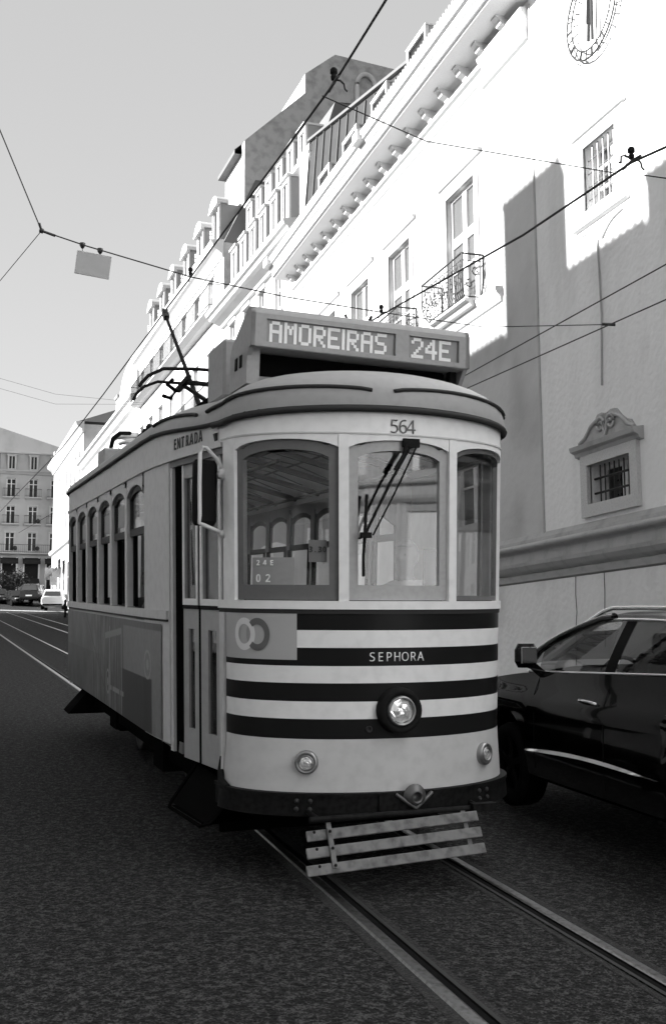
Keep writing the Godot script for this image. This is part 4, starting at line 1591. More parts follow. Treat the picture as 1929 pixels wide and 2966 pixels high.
	for q in [[u_at_s(-0.37) - pw, u_at_s(-0.37) + pw, 0.008], [u_at_s(0.37) - pw, u_at_s(0.37) + pw, 0.008], [-uc - 0.02, u_at_s(-0.942), 0.004], [u_at_s(0.935), uc + 0.02, 0.004]]:
		var po := Mb.new()
		slab(po, q[0], q[1], 1.745, 2.803, q[2], 0.07)
		put("window_post", po, M.tram_white, t)
	var cn := Mb.new()
	slab(cn, -uc - 0.075, -uc + 0.008, 0.5, 1.664, 0.012, 0.06)
	put("corner_post", cn, M.tram_cream, t)
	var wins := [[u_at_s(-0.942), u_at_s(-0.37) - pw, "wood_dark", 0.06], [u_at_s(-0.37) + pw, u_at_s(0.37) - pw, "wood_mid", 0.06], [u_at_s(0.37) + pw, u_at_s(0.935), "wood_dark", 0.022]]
	var hd := Mb.new()
	for w in wins:
		arch_slab(hd, w[0], w[1], 2.722, 0.075, 2.8, 0.0, 0.06)
	slab(hd, -uc - 0.076, uc + 0.076, 2.8, 3.0, 0.0, 0.05)
	put("header_panel", hd, M.tram_white, t)
	var ml := Mb.new()
	slab(ml, -uc - 0.05, uc + 0.05, 2.808, 2.818, 0.006, 0.01)
	put("header_moulding", ml, M.tram_cream, t)
	for i in 3:
		var w: Array = wins[i]
		var f: float = w[3]
		var fr := Mb.new()
		slab(fr, w[0], w[0] + f, 1.75, 2.735, -0.02, 0.035)
		slab(fr, w[1] - f, w[1], 1.75, 2.735, -0.02, 0.035)
		slab(fr, w[0] + f, w[1] - f, 1.75, 1.75 + (0.095 if i < 2 else 0.03), -0.02, 0.035)
		arch_band(fr, w[0] + f, w[1] - f, 2.722, 0.075, 0.065 if i < 2 else 0.03, -0.02, 0.035)
		var o := put("window_sash", fr, M[w[2]], t)
		var gl := Mb.new()      # flat panes between the curved rails
		var ga = w[0] + f * 0.8
		var gb = w[1] - f * 0.8
		gl.quad(P(ga, 1.78, -0.035), P(ga, 2.74, -0.035), P(gb, 2.74, -0.035), P(gb, 1.78, -0.035))
		gl.quad(P(ga, 1.78, -0.041), P(gb, 1.78, -0.041), P(gb, 2.74, -0.041), P(ga, 2.74, -0.041))
		put("pane", gl, M.tram_glass, o)
	var rw := Mb.new()
	slab(rw, u_at_s(0.46), u_at_s(0.9), 1.78, 2.1, -0.35, 0.03)
	put("side_door_panel", rw, M.wood_panel, t)
	# wipers in the middle pane
	var wp := Mb.new()
	wp.tube([P(0.06, 2.76, 0.012), P(-0.09, 2.5, 0.03), P(-0.2, 2.27, 0.035), P(-0.245, 2.17, 0.03)], 0.009, 6)
	wp.tube([P(0.1, 2.76, 0.012), P(-0.04, 2.48, 0.03), P(-0.2, 2.16, 0.03)], 0.006, 6)
	wp.tube([P(0.02, 2.76, 0.015), P(0.0, 2.68, 0.02), P(-0.06, 2.58, 0.025)], 0.013, 6)
	var wo := put("wiper", wp, M.rubber, t)
	var bl := Mb.new()
	bl.tube([P(-0.235, 2.42, 0.012), P(-0.242, 2.3, 0.025), P(-0.25, 2.17, 0.03), P(-0.258, 2.02, 0.025), P(-0.255, 1.9, 0.012)], 0.01, 6)
	bl.box(P(-0.245, 2.16, 0.04), Vector3(0.07, 0.035, 0.03))
	put("wiper_blade", bl, M.rubber, wo)
	var hb := Mb.new()
	slab(hb, 0.0, 0.11, 2.735, 2.79, 0.02, 0.03)
	put("wiper_housing", hb, M.rubber, t)
	# cards behind the left pane
	for c in [[-0.895, -0.665, 1.845, 2.02, "sign_grey"], [-0.58, -0.47, 1.99, 2.13, "interior"]]:
		var cd := Mb.new()
		slab(cd, u_at_s(c[0]), u_at_s(c[1]), c[2], c[3], -0.055, 0.004)
		put("card", cd, M[c[4]], t)
	var ct := Mb.new()
	lettering(ct, "24E", u_at_s(-0.88), u_at_s(-0.77), 1.985, 0.034, -0.049, bold)
	lettering(ct, "02", u_at_s(-0.885), u_at_s(-0.785), 1.885, 0.05, -0.049, bold)
	put("card_lettering", ct, M.letter_white, t)
	var c2 := Mb.new()
	lettering(c2, "3.30", u_at_s(-0.58), u_at_s(-0.47), 2.07, 0.036, -0.049, bold, 0.9)
	put("card_lettering", c2, M.letter_dark, t)
	# gutter lines over the face
	var gt := Mb.new()
	var pts := []
	for u in usteps(-uc - 0.13, uc + 0.3, 0.06):
		pts.append(P(u, GH(u) - 0.004, 0.024))
	gt.tube(pts, 0.021, 8)
	put("rain_gutter", gt, M.tram_trim, t)
	# mirror on the left corner
	var mt := Mb.new()
	var mu := -uc - 0.03
	mt.tube([P(mu, 2.62, 0.0), P(mu, 2.68, 0.04), P(mu, 2.75, 0.11), P(mu, 2.755, 0.13), P(mu, 2.71, 0.155), P(mu, 2.5, 0.16), P(mu, 2.3, 0.16), P(mu, 2.25, 0.165), P(mu, 2.235, 0.13), P(mu, 2.2, 0.04), P(mu, 2.18, 0.0)], 0.014, 8)
	mt.lathe(P(mu, 2.58, 0.0), Vector3(0, 0.0, 1), [[0.0, -0.04], [0.035, -0.04], [0.04, 0.0], [0.035, 0.04], [0.0, 0.045]], 12)
	mt.lathe(P(mu, 2.18, 0.0), Vector3(0, 0.0, 1), [[0.0, -0.02], [0.028, -0.02], [0.028, 0.03], [0.0, 0.035]], 12)
	var mo := put("mirror_bracket", mt, M.mirror_tube, t)
	var mb := Mb.new()
	var mc := P(mu, 2.455, 0.115) + Vector3(0.0, 0.0, -0.05)
	var mbas := Basis(Vector3.UP, 0.18)
	mb.bev(mc, Vector3(0.17, 0.44, 0.08), 0.03, mbas)
	put("mirror_housing", mb, M.rubber, mo)
	var mg := Mb.new()
	mg.box(mc + mbas * Vector3(0.02, 0.0, -0.047), Vector3(0.15, 0.4, 0.004), mbas)
	put("mirror_glass", mg, M.mirror_glass, mo)
	sign_box(t)

func lamp(t: Node3D, called: String, c: Vector3, axis: Vector3, r: float, deep: float, rim: String) -> void:
	var m := Mb.new()
	m.lathe(c, axis, [[r, -0.02], [r, deep * 0.35], [r * 0.94, deep * 0.7], [r * 0.8, deep * 0.78], [r * 0.66, deep * 0.6], [r * 0.62, deep * 0.55]], 28)
	var o := put(called, m, M[rim], t)
	var g := Mb.new()
	g.lathe(c, axis, [[r * 0.66, deep * 0.6], [r * 0.62, deep * 0.82], [r * 0.56, deep * 0.82], [r * 0.53, deep * 0.62]], 24)
	put("lamp_ring", g, M.dull_metal, o)
	# faceted lens
	var e := Mb.new()
	var y := axis.normalized()
	var x := y.cross(Vector3.UP).normalized()
	var z := x.cross(y)
	for ring in 4:
		for k in 8:
			var p := []
			for q in [[ring, k], [ring + 1, k], [ring + 1, k + 1], [ring, k + 1]]:
				var rr: float = r * 0.54 * q[0] / 4.0
				var an: float = TAU * q[1] / 8.0
				var w := deep * (0.62 + 0.14 * cos(rr / (r * 0.54) * PI / 2) + rng.randf_range(-0.05, 0.05))
				p.append(c + (x * cos(an) + z * sin(an)) * rr + y * w)
			e.quad(p[0], p[1], p[2], p[3])
	put("lens", e, M.lens, o)

func sign_box(t: Node3D) -> void:
	# housing: a profile in l and h, swept across the tram
	var m := Mb.new()
	var prof := [[0.4, 3.425], [0.36, 3.43], [0.365, 3.66], [0.385, 3.7], [0.43, 3.715], [0.47, 3.705], [0.86, 3.52], [0.9, 3.45], [0.9, 3.28], [0.5, 3.3]]
	var f := Transform3D(Basis(Vector3(0, 0, -1), Vector3.UP, Vector3(1, 0, 0)), Vector3.ZERO)
	var poly := PackedVector2Array()
	for p in prof:
		poly.append(Vector2(p[0], p[1]))
	for e in [[-0.83, 0.03], [0.79, 0.03]]:
		m.prism(poly, Transform3D(f.basis, Vector3(e[0], 0, 0)), e[1])
	m.smooth()
	for i in range(2, 7):
		m.quad(T(-0.83, prof[i][1], prof[i][0]), T(-0.83, prof[i + 1][1], prof[i + 1][0]), T(0.82, prof[i + 1][1], prof[i + 1][0]), T(0.82, prof[i][1], prof[i][0]))
	m.flat()
	# front face round the two display openings
	var cuts := [-0.83, -0.72, 0.235, 0.34, 0.735, 0.82]
	for i in 5:
		if i == 1 or i == 3:
			m.quad(T(cuts[i], 3.43, 0.36), T(cuts[i], 3.465, 0.36), T(cuts[i + 1], 3.465, 0.36), T(cuts[i + 1], 3.43, 0.36))
			m.quad(T(cuts[i], 3.625, 0.364), T(cuts[i], 3.66, 0.365), T(cuts[i + 1], 3.66, 0.365), T(cuts[i + 1], 3.625, 0.364))
			for e in [[cuts[i], cuts[i]], [cuts[i + 1], cuts[i + 1]]]:
				m.quad(T(e[0], 3.465, 0.36), T(e[0], 3.625, 0.364), T(e[0], 3.625, 0.4), T(e[0], 3.465, 0.4))
			m.quad(T(cuts[i], 3.465, 0.36), T(cuts[i], 3.465, 0.4), T(cuts[i + 1], 3.465, 0.4), T(cuts[i + 1], 3.465, 0.36))
			m.quad(T(cuts[i], 3.625, 0.364), T(cuts[i + 1], 3.625, 0.364), T(cuts[i + 1], 3.625, 0.4), T(cuts[i], 3.625, 0.4))
		else:
			m.quad(T(cuts[i], 3.43, 0.36), T(cuts[i], 3.66, 0.365), T(cuts[i + 1], 3.66, 0.365), T(cuts[i + 1], 3.43, 0.36))
	m.bx(T(-0.8, 3.425, 0.37), T(0.8, 3.44, 0.9))
	var o := put("destination_box", m, M.sign_grey, t)
	o.transform = Transform3D(Basis(Vector3(0, 0, 1), -0.026), Vector3(-0.004, 0.02, 0) - Basis(Vector3(0, 0, 1), -0.026) * Vector3(0, 3.5, 0) + Vector3(0, 3.5, 0))
	var d := Mb.new()
	d.bx(T(-0.74, 3.45, 0.385), T(0.25, 3.64, 0.4))
	d.bx(T(0.33, 3.45, 0.385), T(0.75, 3.64, 0.4))
	put("display", d, M.sign_face, o)
	var le := Mb.new()
	var word := func(text: String, s0: float, h0: float, pitch: float, ph: float) -> void:
		var s := s0
		for ch in text:
			var rows: PackedStringArray = GLYPHS[ch].split(" ")
			for r in 7:
				for c in rows[r].length():
					if rows[r][c] == "1":
						le.box(T(s + c * pitch, h0 + (6 - r) * ph, 0.3825), Vector3(pitch * 1.25, ph * 1.12, 0.006))
			s += (rows[0].length() + 1.15) * pitch
	word.call("AMOREIRAS", -0.685, 3.482, 0.0172, 0.0205)
	word.call("24E", 0.375, 3.482, 0.0178, 0.0205)
	put("lettering", le, M.sign_dot, o)
	var leg := Mb.new()
	leg.bx(T(-0.83, 3.18, 0.44), T(-0.74, 3.43, 0.9))
	put("bracket", leg, M.sign_grey, o)
	var l2 := Mb.new()
	l2.bx(T(0.73, 3.12, 0.5), T(0.78, 3.43, 0.56))
	l2.bx(T(0.5, 3.2, 0.62), T(0.74, 3.43, 0.86))
	put("bracket", l2, M.rubber, o)
	for k in 2:
		var v := Mb.new()
		v.bev(T(-0.832, 3.36, 0.6 + k * 0.12), Vector3(0.012, 0.09, 0.06), 0.006)
		put("vent", v, M.rubber, o)
	var dark := Mb.new()
	dark.bx(T(-0.7, 3.27, 0.56), T(0.7, 3.42, 0.6))
	put("backing", dark, M.under, o)
	# two small stubs above the box
	var an := Mb.new()
	an.tube([T(-0.02, 3.68, 0.6), T(-0.06, 3.79, 0.62)], 0.011, 6)
	an.tube([T(0.08, 3.68, 0.6), T(0.13, 3.79, 0.58)], 0.011, 6)
	put("roof_stub", an, M.rubber, o)

func tram_side(t: Node3D, side: float, bold: Font) -> void:
	var U := func(l: float) -> float:
		return u_at_l(l, side)
	var ucn: float = U.call(0.36)
	# letter board and its mouldings
	var lb2 := Mb.new()
	slab(lb2, side * (u_at_l(0.34, 1.0) + 0.0765), U.call(8.3), 2.79, 3.0, 0.0, 0.05, 0.2)
	put("letter_board", lb2, M.tram_cream, t)
	var mo := Mb.new()
	slab(mo, U.call(0.36), U.call(8.3), 2.765, 2.79, 0.018, 0.05, 0.2)
	put("letter_board_moulding", mo, M.tram_cream, t)
	var gu := Mb.new()
	var gp := []
	for u in usteps(0.0, U.call(8.3), 0.1):
		gp.append(P(u, GH(u) + 0.012, 0.012))
	gu.tube(gp, 0.019, 8)
	put("rain_gutter", gu, M.tram_trim, t)
	# corner pillar between door and windows
	var pl := Mb.new()
	slab(pl, U.call(1.42), U.call(2.2), 0.665, 2.765, 0.0, 0.05, 0.1)
	put("corner_pillar", pl, M.tram_cream, t)
	var pe := Mb.new()
	slab(pe, U.call(1.36), U.call(1.425), 0.62, 2.765, -0.008, 0.06, 0.1)
	put("door_jamb", pe, M.tram_cream, t)
	# belt rail
	var be := Mb.new()
	slab(be, U.call(1.45), U.call(7.6), 1.585, 1.65, 0.02, 0.06, 0.15)
	put("belt_rail", be, M.tram_cream, t)
	var bl := Mb.new()
	slab(bl, U.call(1.45), U.call(7.58), 1.568, 1.586, 0.012, 0.03, 0.15)
	put("belt_shadow_gap", bl, M.tram_trim, t)
	var lo := Mb.new()
	slab(lo, U.call(2.2), U.call(7.58), 0.67, 1.56, 0.0, 0.05, 0.3)
	put("side_panel", lo, M.tram_side, t)
	var re := Mb.new()
	slab(re, U.call(7.5), U.call(7.62), 0.67, 2.77, 0.004, 0.05, 0.05)
	put("end_post", re, M.tram_cream, t)
	if side < 0.0:
		side_print(t, U)
	# six windows: arched fixed sash over an open drop light
	for k in 6:
		var l1 := 7.47 - k * 0.888
		var l0 := l1 - 0.775
		var ua: float = U.call(l0)
		var ub: float = U.call(l1)
		if k < 5:
			var po := Mb.new()
			slab(po, U.call(l0 - 0.115), ua, 1.655, 2.71, 0.004, 0.07, 0.05)
			put("window_post", po, M.tram_cream, t)
		var hd := Mb.new()
		arch_slab(hd, ua, ub, 2.61, 0.12, 2.77, 0.002, 0.05)
		put("window_header", hd, M.tram_cream, t)
		var fr := Mb.new()
		var w := ub - ua
		slab(fr, ua, ua + w * 0.06, 2.28, 2.66, -0.022, 0.03)
		slab(fr, ub - w * 0.06, ub, 2.28, 2.66, -0.022, 0.03)
		slab(fr, ua, ub, 2.27, 2.335, -0.022, 0.03)
		arch_band(fr, ua, ub, 2.61, 0.12, 0.05, -0.022, 0.03)
		var o := put("window_sash", fr, M.wood_panel, t)
		var gl := Mb.new()
		slab(gl, ua + w * 0.05, ub - w * 0.05, 2.32, 2.68, -0.036, 0.005)
		put("pane", gl, M.tram_glass, o)
		if side < 0.0 and k < 5:
			var st := Mb.new()
			slab(st, ua + w * 0.3, ua + w * 0.75, 2.36 + 0.02 * (k % 3), 2.58 - 0.03 * (k % 2), -0.032, 0.002)
			put("sticker", st, M.logo_mid if k % 2 == 0 else M.sign_grey, o)
		var jm := Mb.new()
		slab(jm, ub - w * 0.1, ub, 1.66, 2.28, -0.05, 0.03)
		put("window_jamb", jm, M.under, t)
		var jn := Mb.new()
		slab(jn, ua, ua + w * 0.06, 1.66, 2.28, -0.05, 0.03)
		put("window_jamb", jn, M.under, t)
	# folding door in the tapered end, a little set back
	if side < 0.0:
		for d in [[0.46, 0.86], [0.89, 1.2]]:
			var ua: float = U.call(d[0])
			var ub: float = U.call(d[1])
			var w := ub - ua
			var m := Mb.new()
			slab(m, ua, ua + w * 0.13, 0.6, 2.72, -0.035, 0.035)
			slab(m, ub - w * 0.13, ub, 0.6, 2.72, -0.035, 0.035)
			for h in [[0.6, 0.82], [1.53, 1.67], [2.62, 2.72]]:
				slab(m, ua + w * 0.13, ub - w * 0.13, h[0], h[1], -0.035, 0.035)
			slab(m, ua + w * 0.13, ua + w * 0.28, 0.82, 1.53, -0.036, 0.033)
			slab(m, ub - w * 0.34, ub - w * 0.13, 0.82, 1.53, -0.036, 0.033)
			var o := put("door_leaf", m, M.door, t)
			var ru := Mb.new()
			slab(ru, ua + w * 0.02, ub - w * 0.02, 1.672, 1.7, -0.028, 0.02)
			put("rubber_strip", ru, M.rubber, o)
			var wr := Mb.new()
			slab(wr, ua + w * 0.02, ub - w * 0.02, 1.7, 1.745, -0.026, 0.03)
			slab(wr, ua + w * 0.02, ua + w * 0.12, 1.745, 2.72, -0.026, 0.02)
			slab(wr, ub - w * 0.12, ub - w * 0.02, 1.745, 2.72, -0.026, 0.02)
			put("window_frame", wr, M.tram_white, o)
			for h in [[0.82, 1.53], [1.74, 2.63]]:
				var gl := Mb.new()
				slab(gl, ua + w * 0.12, ub - w * 0.12, h[0], h[1], -0.052, 0.005)
				put("pane", gl, M.car_glass, o)
		var hh := Mb.new()
		slab(hh, U.call(0.36), U.call(1.4), 2.72, 2.766, -0.005, 0.12)
		put("door_header", hh, M.wood_dark, t)
		var gap := Mb.new()
		slab(gap, U.call(1.2), U.call(1.36), 0.6, 2.75, -0.03, 0.03)
		slab(gap, U.call(0.855), U.call(0.895), 0.6, 2.72, -0.034, 0.03)
		put("door_gap", gap, M.under, t)
		var tx := Mb.new()
		lettering(tx, "ENTRADA", U.call(1.3), U.call(0.7), 2.88, 0.08, 0.004, bold, 1.0)
		put("lettering", tx, M.letter_dark, t)
		# folding step hanging below the door
		var sp := Mb.new()
		sp.tube([T(-0.98, 0.58, 1.12), T(-1.16, 0.3, 1.16), T(-1.19, 0.27, 1.1), T(-1.13, 0.27, 0.4), T(-1.08, 0.3, 0.33), T(-0.9, 0.5, 0.34)], 0.012, 6)
		put("step_rim", sp, M.under, t)
		var sp2 := Mb.new()
		sp2.quad(T(-0.98, 0.56, 1.11), T(-1.16, 0.29, 1.15), T(-1.1, 0.29, 0.35), T(-0.9, 0.5, 0.35))
		sp2.quad(T(-0.8, 0.3, 1.1), T(-1.17, 0.275, 1.12), T(-1.1, 0.275, 0.38), T(-0.75, 0.3, 0.38))
		put("step", sp2, M.under, t)
		var hose := Mb.new()
		hose.tube([P(U.call(0.36), 0.72, 0.015), P(U.call(0.36), 0.64, 0.03), P(U.call(0.3), 0.58, 0.03), P(U.call(0.2), 0.55, 0.03)], 0.022, 8)
		put("hose", hose, M.rubber, t)
	else:
		var dm := Mb.new()
		slab(dm, U.call(0.42), U.call(1.18), 0.6, 1.7, -0.02, 0.04)
		slab(dm, U.call(0.42), U.call(0.5), 1.7, 2.76, -0.02, 0.04)
		slab(dm, U.call(1.1), U.call(1.18), 1.7, 2.76, -0.02, 0.04)
		var o := put("door_leaf", dm, M.door, t)
		var gl := Mb.new()
		slab(gl, U.call(0.5), U.call(1.1), 1.7, 2.74, -0.035, 0.005)
		put("pane", gl, M.tram_glass, o)
	# far vestibule
	var ve := Mb.new()
	slab(ve, U.call(7.62), side * cum[-1], 0.62, 1.66, 0.0, 0.04, 0.1)
	slab(ve, U.call(7.62), U.call(7.95), 1.66, 2.79, 0.0, 0.04, 0.1)
	slab(ve, U.call(8.3), side * (cum[-1] - 0.7), 1.66, 2.79, 0.0, 0.04, 0.1)
	slab(ve, side * (cum[-1] - 0.06), side * cum[-1], 1.66, 2.79, 0.0, 0.04, 0.1)
	slab(ve, U.call(8.3), side * cum[-1], 2.79, 3.0, 0.0, 0.04, 0.1)
	put("rear_vestibule", ve, M.tram_cream, t)

# the worn advertisement printed along the lower side
func side_print(t: Node3D, U: Callable) -> void:
	var n := FastNoiseLite.new()
	n.seed = 5
	n.frequency = 0.03
	n.fractal_octaves = 4
	var w := 512
	var h := 96
	var im := Image.create(w, h, false, Image.FORMAT_L8)
	for y in h:
		for x in w:
			var fx := float(x) / w       # 0 at the door, 1 at the tail
			var fy := float(y) / h
			var v := 0.34
			if fx < 0.3 and fy > 0.5 and fx > 0.05:
				v = 0.25
			elif fx < 0.27 and fy > 0.06:
				v = 0.4
			elif fx < 0.33:
				v = 0.33
			elif fx < 0.52:
				v = 0.33 + 0.09 * n.get_noise_2d(x * 2.6, y * 0.5)
			else:
				v = 0.33 + 0.05 * n.get_noise_2d(x * 0.7, y * 0.7) + (0.03 if fy < 0.45 else 0.0)
			v = 0.32 + (v - 0.33) * 1.9
			if fx > 0.3 and fx < 0.62:
				v += 0.2 * n.get_noise_2d(x * 5.0, y * 0.35)
			v += 0.03 * n.get_noise_2d(x * 3.0, y * 3.0)
			# two pale oval medallions and a slanting bar of pale letters
			for c in [[0.075, 0.38, 0.022, 0.14], [0.43, 0.72, 0.02, 0.14]]:
				var e := pow((fx - c[0]) / c[2], 2.0) + pow((fy - c[1]) / c[3], 2.0)
				if e < 1.0 and e > 0.62 or e < 0.12:
					v = 0.55
			if absf(fy - 0.12 - (fx - 0.28) * 0.55) < 0.035 and fx > 0.29 and fx < 0.46:
				v = 0.5
			if fy > 0.74 and fy < 0.8 and fx > 0.27 and fx < 0.41 and int(fx * 90.0) % 7 < 6:
				v = 0.52
			if (absf(fx - 0.29) < 0.004 or absf(fx - 0.41) < 0.004) and fy > 0.1:
				v = 0.5
			if absf(fy * 0.28 + fx - 0.7) < 0.004:
				v = 0.24
			im.set_pixel(x, y, Color(v, v, v))
	var m := StandardMaterial3D.new()
	m.albedo_color = Color(1, 1, 1)
	m.roughness = 0.45
	m.albedo_texture = ImageTexture.create_from_image(im)
	var pm := Mb.new()
	var us := usteps(U.call(1.62), U.call(7.5), 0.06)
	for i in us.size() - 1:
		var f0 := float(i) / (us.size() - 1)
		var f1 := float(i + 1) / (us.size() - 1)
		pm.quv([P(us[i], 0.675, 0.009), P(us[i], 1.545, 0.009), P(us[i + 1], 1.545, 0.009), P(us[i + 1], 0.675, 0.009)], [Vector2(f0, 1), Vector2(f0, 0), Vector2(f1, 0), Vector2(f1, 1)])
	put("side_print", pm, m, t)
	var hz := Mb.new()
	for k in 5:
		hz.quad(P(U.call(7.52), 0.72 + k * 0.14, 0.009), P(U.call(7.61), 0.78 + k * 0.14, 0.009), P(U.call(7.61), 0.85 + k * 0.14, 0.009), P(U.call(7.52), 0.79 + k * 0.14, 0.009))
	put("hazard_stripes", hz, M.letter_dark, t)

# point on the roof: u along the outline, q from 0 (gutter) to 1 (ridge)
func RF(u: float, q: float, off := 0.0) -> Vector3:
	var p := P(u, 2.9, 0.03)
	var a := q * PI / 2
	var sd := smoothstep(0.9, 2.2, absf(u))
	var h := GH(u) + 0.02 + (0.335 + off) * pow(sin(a), lerpf(0.8, 1.0, sd))
	var k := pow(maxf(cos(a), 0.0), lerpf(0.55, 1.0, sd))
	var l := -p.z
	if l < 1.5:
		l = 1.5 - (1.5 - l) * (0.3 + 0.7 * k)
	elif l > 7.2:
		l = 7.2 + (l - 7.2) * (0.3 + 0.7 * k)
	return T(p.x * k * (1.0 + off * 0.8), h, l)

func tram_roof(t: Node3D) -> void:
	var m := Mb.new()
	for side in [-1.0, 1.0]:
		var rows := []
		for i in 13:
			var row := PackedVector3Array()
			for u in usteps(0.0, side * cum[-1], 0.12):
				row.append(RF(u, i / 12.0))
			rows.append(row)
		m.sheet(rows)
	put("roof", m, M.tram_roof, t)
	# drip mouldings standing on the roof's edge
	for d in [[-2.75, -1.72], [-1.52, -0.2], [-0.06, 1.02], [1.1, 1.75], [1.9, 3.1]]:
		var g := Mb.new()
		var pts := []
		for i in 21:
			var f := i / 20.0
			pts.append(RF(lerpf(d[0], d[1], f), 0.13 + 0.06 * pow(sin(PI * f), 0.6), 0.012))
		g.tube(pts, 0.014, 6)
		put("drip_moulding", g, M.tram_trim, t)
	var bx2 := Mb.new()
	bx2.bev(T(-0.17, 3.47, 1.42), Vector3(1.3, 0.44, 0.5), 0.02)
	put("roof_box", bx2, M.tram_roof, t)
	var b3 := Mb.new()
	b3.bev(T(-0.72, 3.4, 7.25), Vector3(0.3, 0.32, 0.5), 0.02)
	put("roof_box", b3, M.sign_grey, t)
	# folded bow collector
	var bow := Mb.new()
	bow.tube([T(-0.94, 3.82, 4.1), T(-0.92, 3.86, 4.1), T(-0.85, 3.94, 4.1), T(-0.7, 4.02, 4.1), T(-0.4, 4.04, 4.1), T(0.4, 4.04, 4.1), T(0.7, 4.02, 4.1), T(0.94, 3.82, 4.1)], 0.018, 8)
	bow.tube([T(-0.93, 3.75, 4.5), T(-0.9, 3.82, 4.5), T(-0.82, 3.9, 4.5), T(-0.68, 3.96, 4.5), T(0.68, 3.96, 4.5), T(0.93, 3.75, 4.5)], 0.016, 8)
	for s in [-0.45, 0.45]:
		bow.tube([T(s, 3.95, 4.3), T(s * 0.9, 3.72, 3.2), T(s * 0.8, 3.66, 2.4)], 0.02, 6)
		bow.tube([T(s, 3.9, 4.3), T(s * 0.7, 3.6, 3.6), T(s * 0.4, 3.8, 2.8)], 0.022, 6)
		bow.bar(T(s, 3.94, 4.05), T(s, 3.9, 4.6), 0.05, 0.05)
	var o := put("bow_collector", bow, M.rubber, t)
	var bs := Mb.new()
	for s in [-0.5, 0.5]:
		for l in [2.3, 3.9]:
			bs.lathe(T(s, 3.25, l), Vector3.UP, [[0.05, 0.0], [0.07, 0.04], [0.045, 0.08], [0.07, 0.12], [0.045, 0.16], [0.06, 0.2], [0.0, 0.3]], 12)
		bs.bar(T(s, 3.5, 2.1), T(s, 3.5, 4.2), 0.06, 0.08)
	bs.tube([T(-0.66, 3.78, 4.3), T(-0.6, 3.74, 4.2), T(-0.55, 3.82, 4.2), T(-0.62, 3.9, 4.3), T(-0.56, 3.96, 4.3)], 0.022, 6)
	put("collector_base", bs, M.under, o)
	# trolley pole leaning back to the wire
	var tp := Mb.new()
	tp.tube([T(0.0, 3.55, 5.05), T(0.0, 4.53, 6.36), T(0.0, 5.42, 7.58)], 0.032, 8, 0.02)
	var po := put("trolley_pole", tp, M.rubber, t)
	var th := Mb.new()
	th.lathe(T(0.0, 5.5, 7.66), Vector3(1, 0, 0), [[0.0, -0.03], [0.06, -0.03], [0.045, 0.0], [0.06, 0.03], [0.0, 0.03]], 12)
	th.bar(T(0.0, 5.4, 7.55), T(0.0, 5.52, 7.7), 0.07, 0.07)
	put("trolley_wheel", th, M.iron, po)
	var tb := Mb.new()
	tb.lathe(T(0.0, 3.3, 5.0), Vector3.UP, [[0.2, 0.0], [0.2, 0.08], [0.1, 0.14], [0.08, 0.3], [0.0, 0.3]], 16)
	put("trolley_base", tb, M.under, po)
	# rope fittings and hooks along the left roof edge
	var rp := Mb.new()
	rp.tube([T(-0.6, 3.72, 8.2), T(-0.62, 3.8, 7.9), T(-0.58, 3.83, 7.55), T(-0.5, 3.8, 7.3)], 0.03, 6)
	put("roof_hook", rp, M.rubber, t)
	for k in 7:
		var b := Mb.new()
		var l := 2.9 + k * 0.32
		b.lathe(T(-1.0 + 0.02 * k, 3.12, l), Vector3(-0.4, 1, 0), [[0.045, 0.0], [0.055, 0.04], [0.03, 0.07], [0.05, 0.11], [0.03, 0.15], [0.0, 0.17]], 8)
		put("roof_insulator", b, M.rubber, t)
	var cb := Mb.new()
	cb.tube([T(-0.75, 3.25, 1.8), T(-0.9, 3.2, 2.5), T(-0.98, 3.18, 3.2), T(-0.95, 3.24, 4.2), T(-0.98, 3.18, 5.2)], 0.022, 6)
	put("roof_cable", cb, M.rubber, t)
	# marker stub at the right corner of the gutter
	var ms := Mb.new()
	var c := P(u_at_l(0.5, 1.0), 2.98, 0.02)
	ms.tube([c, c + Vector3(0.03, -0.04, 0.0)], 0.022, 8)
	ms.tube([c + Vector3(0.03, -0.03, 0), c + Vector3(0.1, 0.0, 0)], 0.007, 5)
	put("gutter_spout", ms, M.rubber, t)

